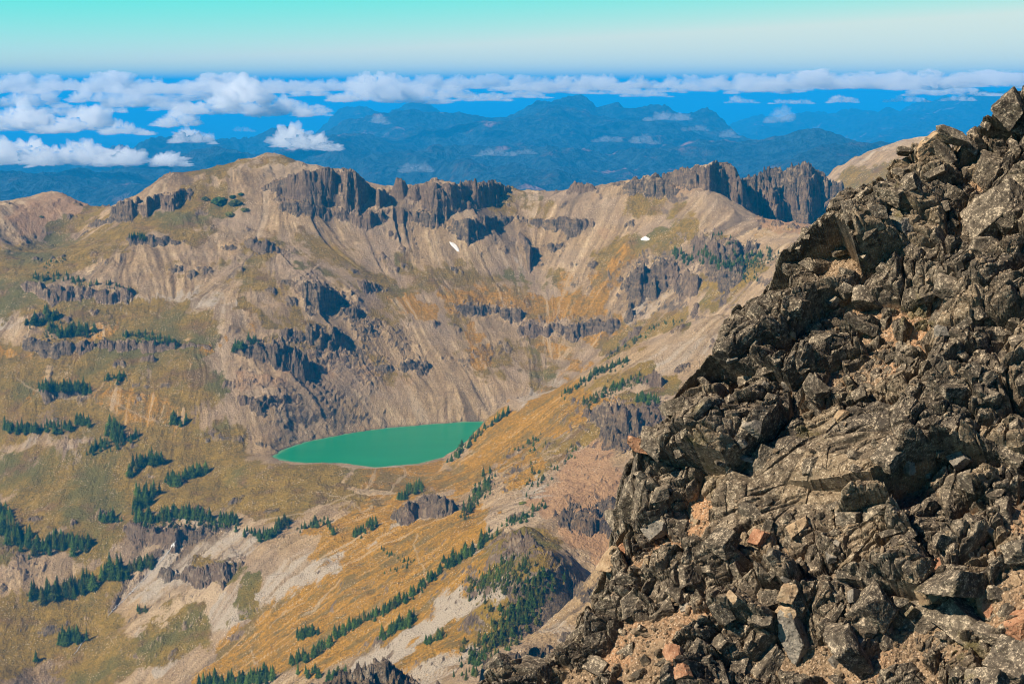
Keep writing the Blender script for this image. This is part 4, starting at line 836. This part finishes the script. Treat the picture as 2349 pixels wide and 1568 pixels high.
# ---- waterfall and snow, draped on the ground
def drape(name, pts, widths, mat, lift=.35, n=60):
    pts = np.array(pts, float); cum = np.r_[0, np.cumsum(np.hypot(*np.diff(pts, axis=0).T))]; q_ = np.linspace(0, cum[-1], n)
    u = np.interp(q_, cum, pts[:, 0]); v = np.interp(q_, cum, pts[:, 1]); w_ = np.interp(q_, cum, widths); X, Y, Z_ = march(H, u, v)
    V_ = []
    for i in range(n):
        wv_ = w_[i] * rnd.uniform(.6, 1.2) / FP * Y[i]
        for sgn in (-1, 0, 1):
            x, y = X[i] + sgn * wv_ * .85, Y[i] + sgn * wv_ * .5; V_.append((x, y, float(hat(H, x, y)) + lift + (.3 if sgn == 0 else 0)))
    F_ = [(i * 3 + j, i * 3 + j + 1, i * 3 + j + 4, i * 3 + j + 3) for i in range(n - 1) for j in (0, 1)]
    return link(name, mesh_np(name, np.array(V_), np.array(F_), mat, True))
wm = N('white_water'); nW_ = wm.noise(wm.geo(), 1.4, 4, .7); WM = wm.fin(wm.mix(wm.ss(nW_, .4, .6), (.12, .11, .10), (.62, .62, .62)), None, .5)
o = drape('waterfall', [(404, 1243), (385, 1268), (366, 1292), (355, 1303), (335, 1325), (305, 1355), (285, 1375), (262, 1398), (246, 1415)], [1.6, 2.2, 2.2, 1.6, 1.8, 2.4, 2.4, 2, 2], WM, n=90); tag(o, 'thin white waterfall sliding down tan slabs below the grey cliff', 'waterfall')
o = drape('lower_cascade', [(196, 1468), (186, 1478), (178, 1492), (170, 1502)], [1.6, 1.6, 1.6, 1.2], WM, n=20); tag(o, 'small white cascade at the foot of the slabs, lower left', 'cascade')
sm2 = N('old_snow'); SNM = sm2.fin(sm2.mix(sm2.noise(sm2.geo(), .8, 4), (.45, .42, .38), (.78, .77, .75)), sm2.bump(sm2.noise(sm2.geo(), .7, 3), .5, .6))
def snow(pts, lab):
    pts = np.array(pts, float); c = pts.mean(0); pts = c + (pts - c) * .85; V_, F_ = [], []; nr = 5; m_ = len(pts)
    for j in range(nr + 1):
        for p_ in pts:
            u, v = c + (p_ - c) * (j / nr) * (1 + (.06 * rnd.uniform(-1, 1) if j else 0)); X, Y, _ = march(H, u, v); V_.append((X[0], Y[0], float(hat(H, X, Y)[0]) + (.9 if j < nr else -.3)))
    for j in range(nr):
        for k_ in range(m_): F_.append((j * m_ + k_, j * m_ + (k_ + 1) % m_, (j + 1) * m_ + (k_ + 1) % m_, (j + 1) * m_ + k_))
    o = link('snow_patch', mesh_np('snow_patch', np.array(V_), np.array(F_), SNM, True)); tag(o, lab, 'snow patch')
snow([(1028, 553), (1037, 554), (1048, 562), (1055, 572), (1057, 581), (1050, 579), (1041, 570), (1032, 561)], 'elongated white snow patch at the foot of the rim cliff')
snow([(1467, 549), (1473, 545), (1481, 541), (1489, 546), (1494, 549), (1489, 552), (1478, 553), (1469, 552)], 'small round white snow patch on the right basin scree')
# ================================================================ LOOSE BOULDERS ON THE NEAR SLOPE
def boulder_geo(seed, sub=5, planes=10, sharp=True):
    rs_ = np.random.RandomState(seed); V_, F_ = ico(sub); q, _ = np.linalg.qr(np.eye(3) + rs_.randn(3, 3) * .16); ax = []; d_ = []
    for i_, h in enumerate((1.0, rs_.uniform(.55, .85), rs_.uniform(.38, .7))):
        for sg_ in (-1, 1): ax.append(sg_ * q[i_] + rs_.randn(3) * .13); d_.append(h * rs_.uniform(.85, 1.1))
    for i_ in range(planes - 6): ax.append(rs_.randn(3) * (1, .8, .8)); d_.append(rs_.uniform(.62, .82))
    n_ = np.array(ax); n_ /= np.linalg.norm(n_, axis=1)[:, None]; d_ = np.array(d_)
    q_ = V_ @ n_.T; rr_ = np.where(q_ > .05, d_[None] / np.maximum(q_, .05), 9).min(1); rr_ = np.minimum(rr_, 1.5)
    D = V_ * rr_[:, None]; D = D * (1 + .05 * fbm3(V_ * 1.0 + seed, 3.2, 6, 370)[:, None] - .05 * np.maximum(0, fbm3(V_ + seed, 7.0, 3, 390))[:, None]); return D, F_
BP = [boulder_geo(s_) for s_ in range(20, 38)]
TONES = {'dark': [(.018, .015, .012), (.080, .066, .050), (.165, .137, .103), (.38, .315, .23)], 'tan': [(.09, .06, .035), (.24, .165, .10), (.36, .26, .16), (.52, .40, .26)], 'grey': [(.06, .055, .048), (.15, .135, .115), (.24, .215, .18), (.40, .36, .30)], 'rust': [(.10, .05, .03), (.26, .13, .075), (.38, .21, .12), (.50, .33, .21)]}
BMAT = {k_: rock_mat(k_ + '_boulder_rock', v_, .8 if k_ == 'dark' else .3) for k_, v_ in TONES.items()}
BMESH = {(i, k_): mesh_np('boulder', V_, F_, BMAT[k_], False) for i, (V_, F_) in enumerate(BP) for k_ in BMAT}
fgu, fgv = proj(FPt[..., 0], FPt[..., 1], FPt[..., 2])
from mathutils.bvhtree import BVHTree
# a coarse copy of the slope to seat the stones on
stp_ = 4; Cg = FPt[::stp_, ::stp_]; bv = BVHTree.FromPolygons([Vector(p_) for p_ in Cg.reshape(-1, 3)], [tuple(int(z) for z in f) for f in gridfaces(*Cg.shape[:2])])
def seat(u, v):
    x, y, z = ray(u, v); h_ = bv.ray_cast(Vector((0, 0, 0)), Vector((float(x), float(y), float(z))).normalized()); return h_[0]
def put_boulder(u, v, size, tone, label, group=None, sq=None, rot=None, sink=.6, proto=None):
    p_ = seat(u, v)
    if p_ is None: p_ = Vector(onplane(float(u), float(v)))
    s_ = size / FP * p_.length * .5; o = link('boulder', BMESH[rnd.randrange(len(BP)) if proto is None else proto, tone])
    o.scale = [s_ * k_ for k_ in (sq or (rnd.uniform(.9, 1.3), rnd.uniform(.75, 1.1), rnd.uniform(.75, 1.1)))]
    o.rotation_euler = rot or (rnd.uniform(-.6, .6), rnd.gauss(-.62, .4), rnd.gauss(0, .5) + rnd.choice((0, 3.14))); o.location = p_ + Vector(nW) * s_ * (.5 - sink); tag(o, label, 'boulder', group); return o
for a_ in ((2316, 246, 84, 'dark', 'pointed dark boulder perched at the top of the skyline', (.8, .9, 1.25)), (2128, 330, 62, 'tan', 'smooth tan angular boulder on the skyline', (1.1, .8, .8)), (2075, 345, 40, 'dark', 'small dark stone left of the tan skyline boulder', None),
           (2190, 315, 56, 'dark', 'flat dark boulder right of the tan skyline boulder', (1.3, .9, .6)), (2062, 520, 84, 'grey', 'pale grey rounded boulder in the upper part of the near slope', (1.1, .9, .8)), (2290, 480, 130, 'dark', 'large dark boulder near the right edge, upper part', (1.1, .8, .9)),
           (1472, 1022, 56, 'rust', 'rounded stone with rust red face jutting from the near slope edge', (1, .8, .9)), (1455, 1110, 76, 'dark', 'thin upright slab leaning at the near slope edge', (.5, .8, 1.2)), (2235, 1440, 150, 'dark', 'biggest dark boulder in the lower right corner', (1.1, .9, .85)),
           (2190, 1330, 140, 'dark', 'large dark boulder above the biggest corner one', (1.2, .9, .7)), (1955, 1480, 150, 'dark', 'broad dark boulder in the bottom middle of the near slope', (1.2, .9, .7)), (2320, 1520, 120, 'dark', 'dark boulder cut by the bottom right corner', None),
           (2260, 1390, 60, 'rust', 'orange tan stone against the biggest corner boulder', None), (1545, 1505, 62, 'rust', 'orange rounded stone at the bottom of the near slope', (1, .8, .9)), (2345, 1430, 80, 'rust', 'orange boulder at the right edge, lower part', None), (1715, 1050, 50, 'grey', 'pale flat grey stone in the middle of the near slope', (1.2, .9, .4)),
           (2110, 1420, 110, 'dark', 'smaller dark boulder left of the biggest corner one', None), (1420, 1185, 70, 'dark', 'dark block overhanging the left edge of the near slope', None), (1560, 930, 90, 'dark', 'squared block on the left edge at mid height', (1, .8, .9)), (2010, 1395, 100, 'dark', 'pitted dark boulder on the pale soil, bottom middle', None)):
    put_boulder(a_[0], a_[1], a_[2], a_[3], a_[4], sq=a_[5])
ZL = [('dark angular boulder jammed among blocks of the upper near slope', 'tan angular stone among dark blocks of the upper near slope'), ('dark boulder among the broken slabs of the middle near slope', 'tan stone lying on the slabs of the middle near slope'), ('dark rough boulder half sunk in tan soil, lower near slope', 'tan or rust stone on the soil of the lower near slope')]
nb = 0; pts_ = []
while nb < 262:
    u, v = rnd.uniform(1130, 2345), rnd.uniform(230, 1565); p_ = seat(u, v)
    if p_ is None: continue
    zi = 0 if v < 700 else (1 if v < 1150 else 2); base_ = (44, 34, 46)[zi]; sz_ = base_ * math.exp(rnd.gauss(0, .42))
    if slab[np.unravel_index(np.argmin((fgu[::20, ::20] - u) ** 2 + (fgv[::20, ::20] - v) ** 2), fgu[::20, ::20].shape)[0] * 20, 0] > 2: continue
    if zi == 1 and abs(u - 1850) < 260 and abs(v - 1060) < 110 and rnd.random() < .75: continue
    if any((u - a) ** 2 + (v - b) ** 2 < (.42 * (sz_ + c)) ** 2 for a, b, c in pts_): continue
    pts_.append((u, v, sz_)); light_ = rnd.random() < (.10, .12, .20)[zi]
    put_boulder(u, v, sz_, rnd.choice(('tan', 'grey', 'rust') if zi == 2 else ('tan', 'grey')) if light_ else 'dark', ZL[zi][int(light_)], ZL[zi][int(light_)].replace('boulder', 'boulders').replace(' stone ', ' stones ')); nb += 1
# rubble: thousands of small stones as one mass
Vs, Fs, off = [], [], 0; SP_ = [boulder_geo(s_, 2, 9) for s_ in range(60, 68)]
ii = RG.randint(0, FNT, 30000), RG.randint(0, FNS, 30000); cnt = 0
for r_i, c_i in zip(*ii):
    if ED[r_i, c_i] > -.03 or not (1000 < fgu[r_i, c_i] < 2420 and 150 < fgv[r_i, c_i] < 1640): continue
    sl2 = SOIL[r_i, c_i]
    if RG.rand() > .25 + .6 * sl2: continue
    s_ = .016 * math.exp(RG.randn() * .55) * (1.3 if fgv[r_i, c_i] > 1100 else 1); V_, F_ = SP_[RG.randint(8)]; a = RG.rand() * 6.28; k_ = RG.uniform(.6, 1.3, 3)
    Q = V_ * k_ * s_; Q = np.stack([Q[:, 0] * math.cos(a) - Q[:, 1] * math.sin(a), Q[:, 0] * math.sin(a) + Q[:, 1] * math.cos(a), Q[:, 2]], 1)
    Vs.append(Q + FPt[r_i, c_i] + nW * s_ * .3); Fs.append(F_ + off); off += len(V_); cnt += 1
    if cnt > 6500: break
RM = rock_mat('rubble_rock', [(.05, .038, .026), (.14, .105, .070), (.27, .195, .125), (.48, .36, .24)], .2)
tag(link('rubble', mesh_np('rubble', np.concatenate(Vs), np.concatenate(Fs), RM, False)), 'small loose stones strewn over the near rocky slope', 'rubble', kind='stuff')
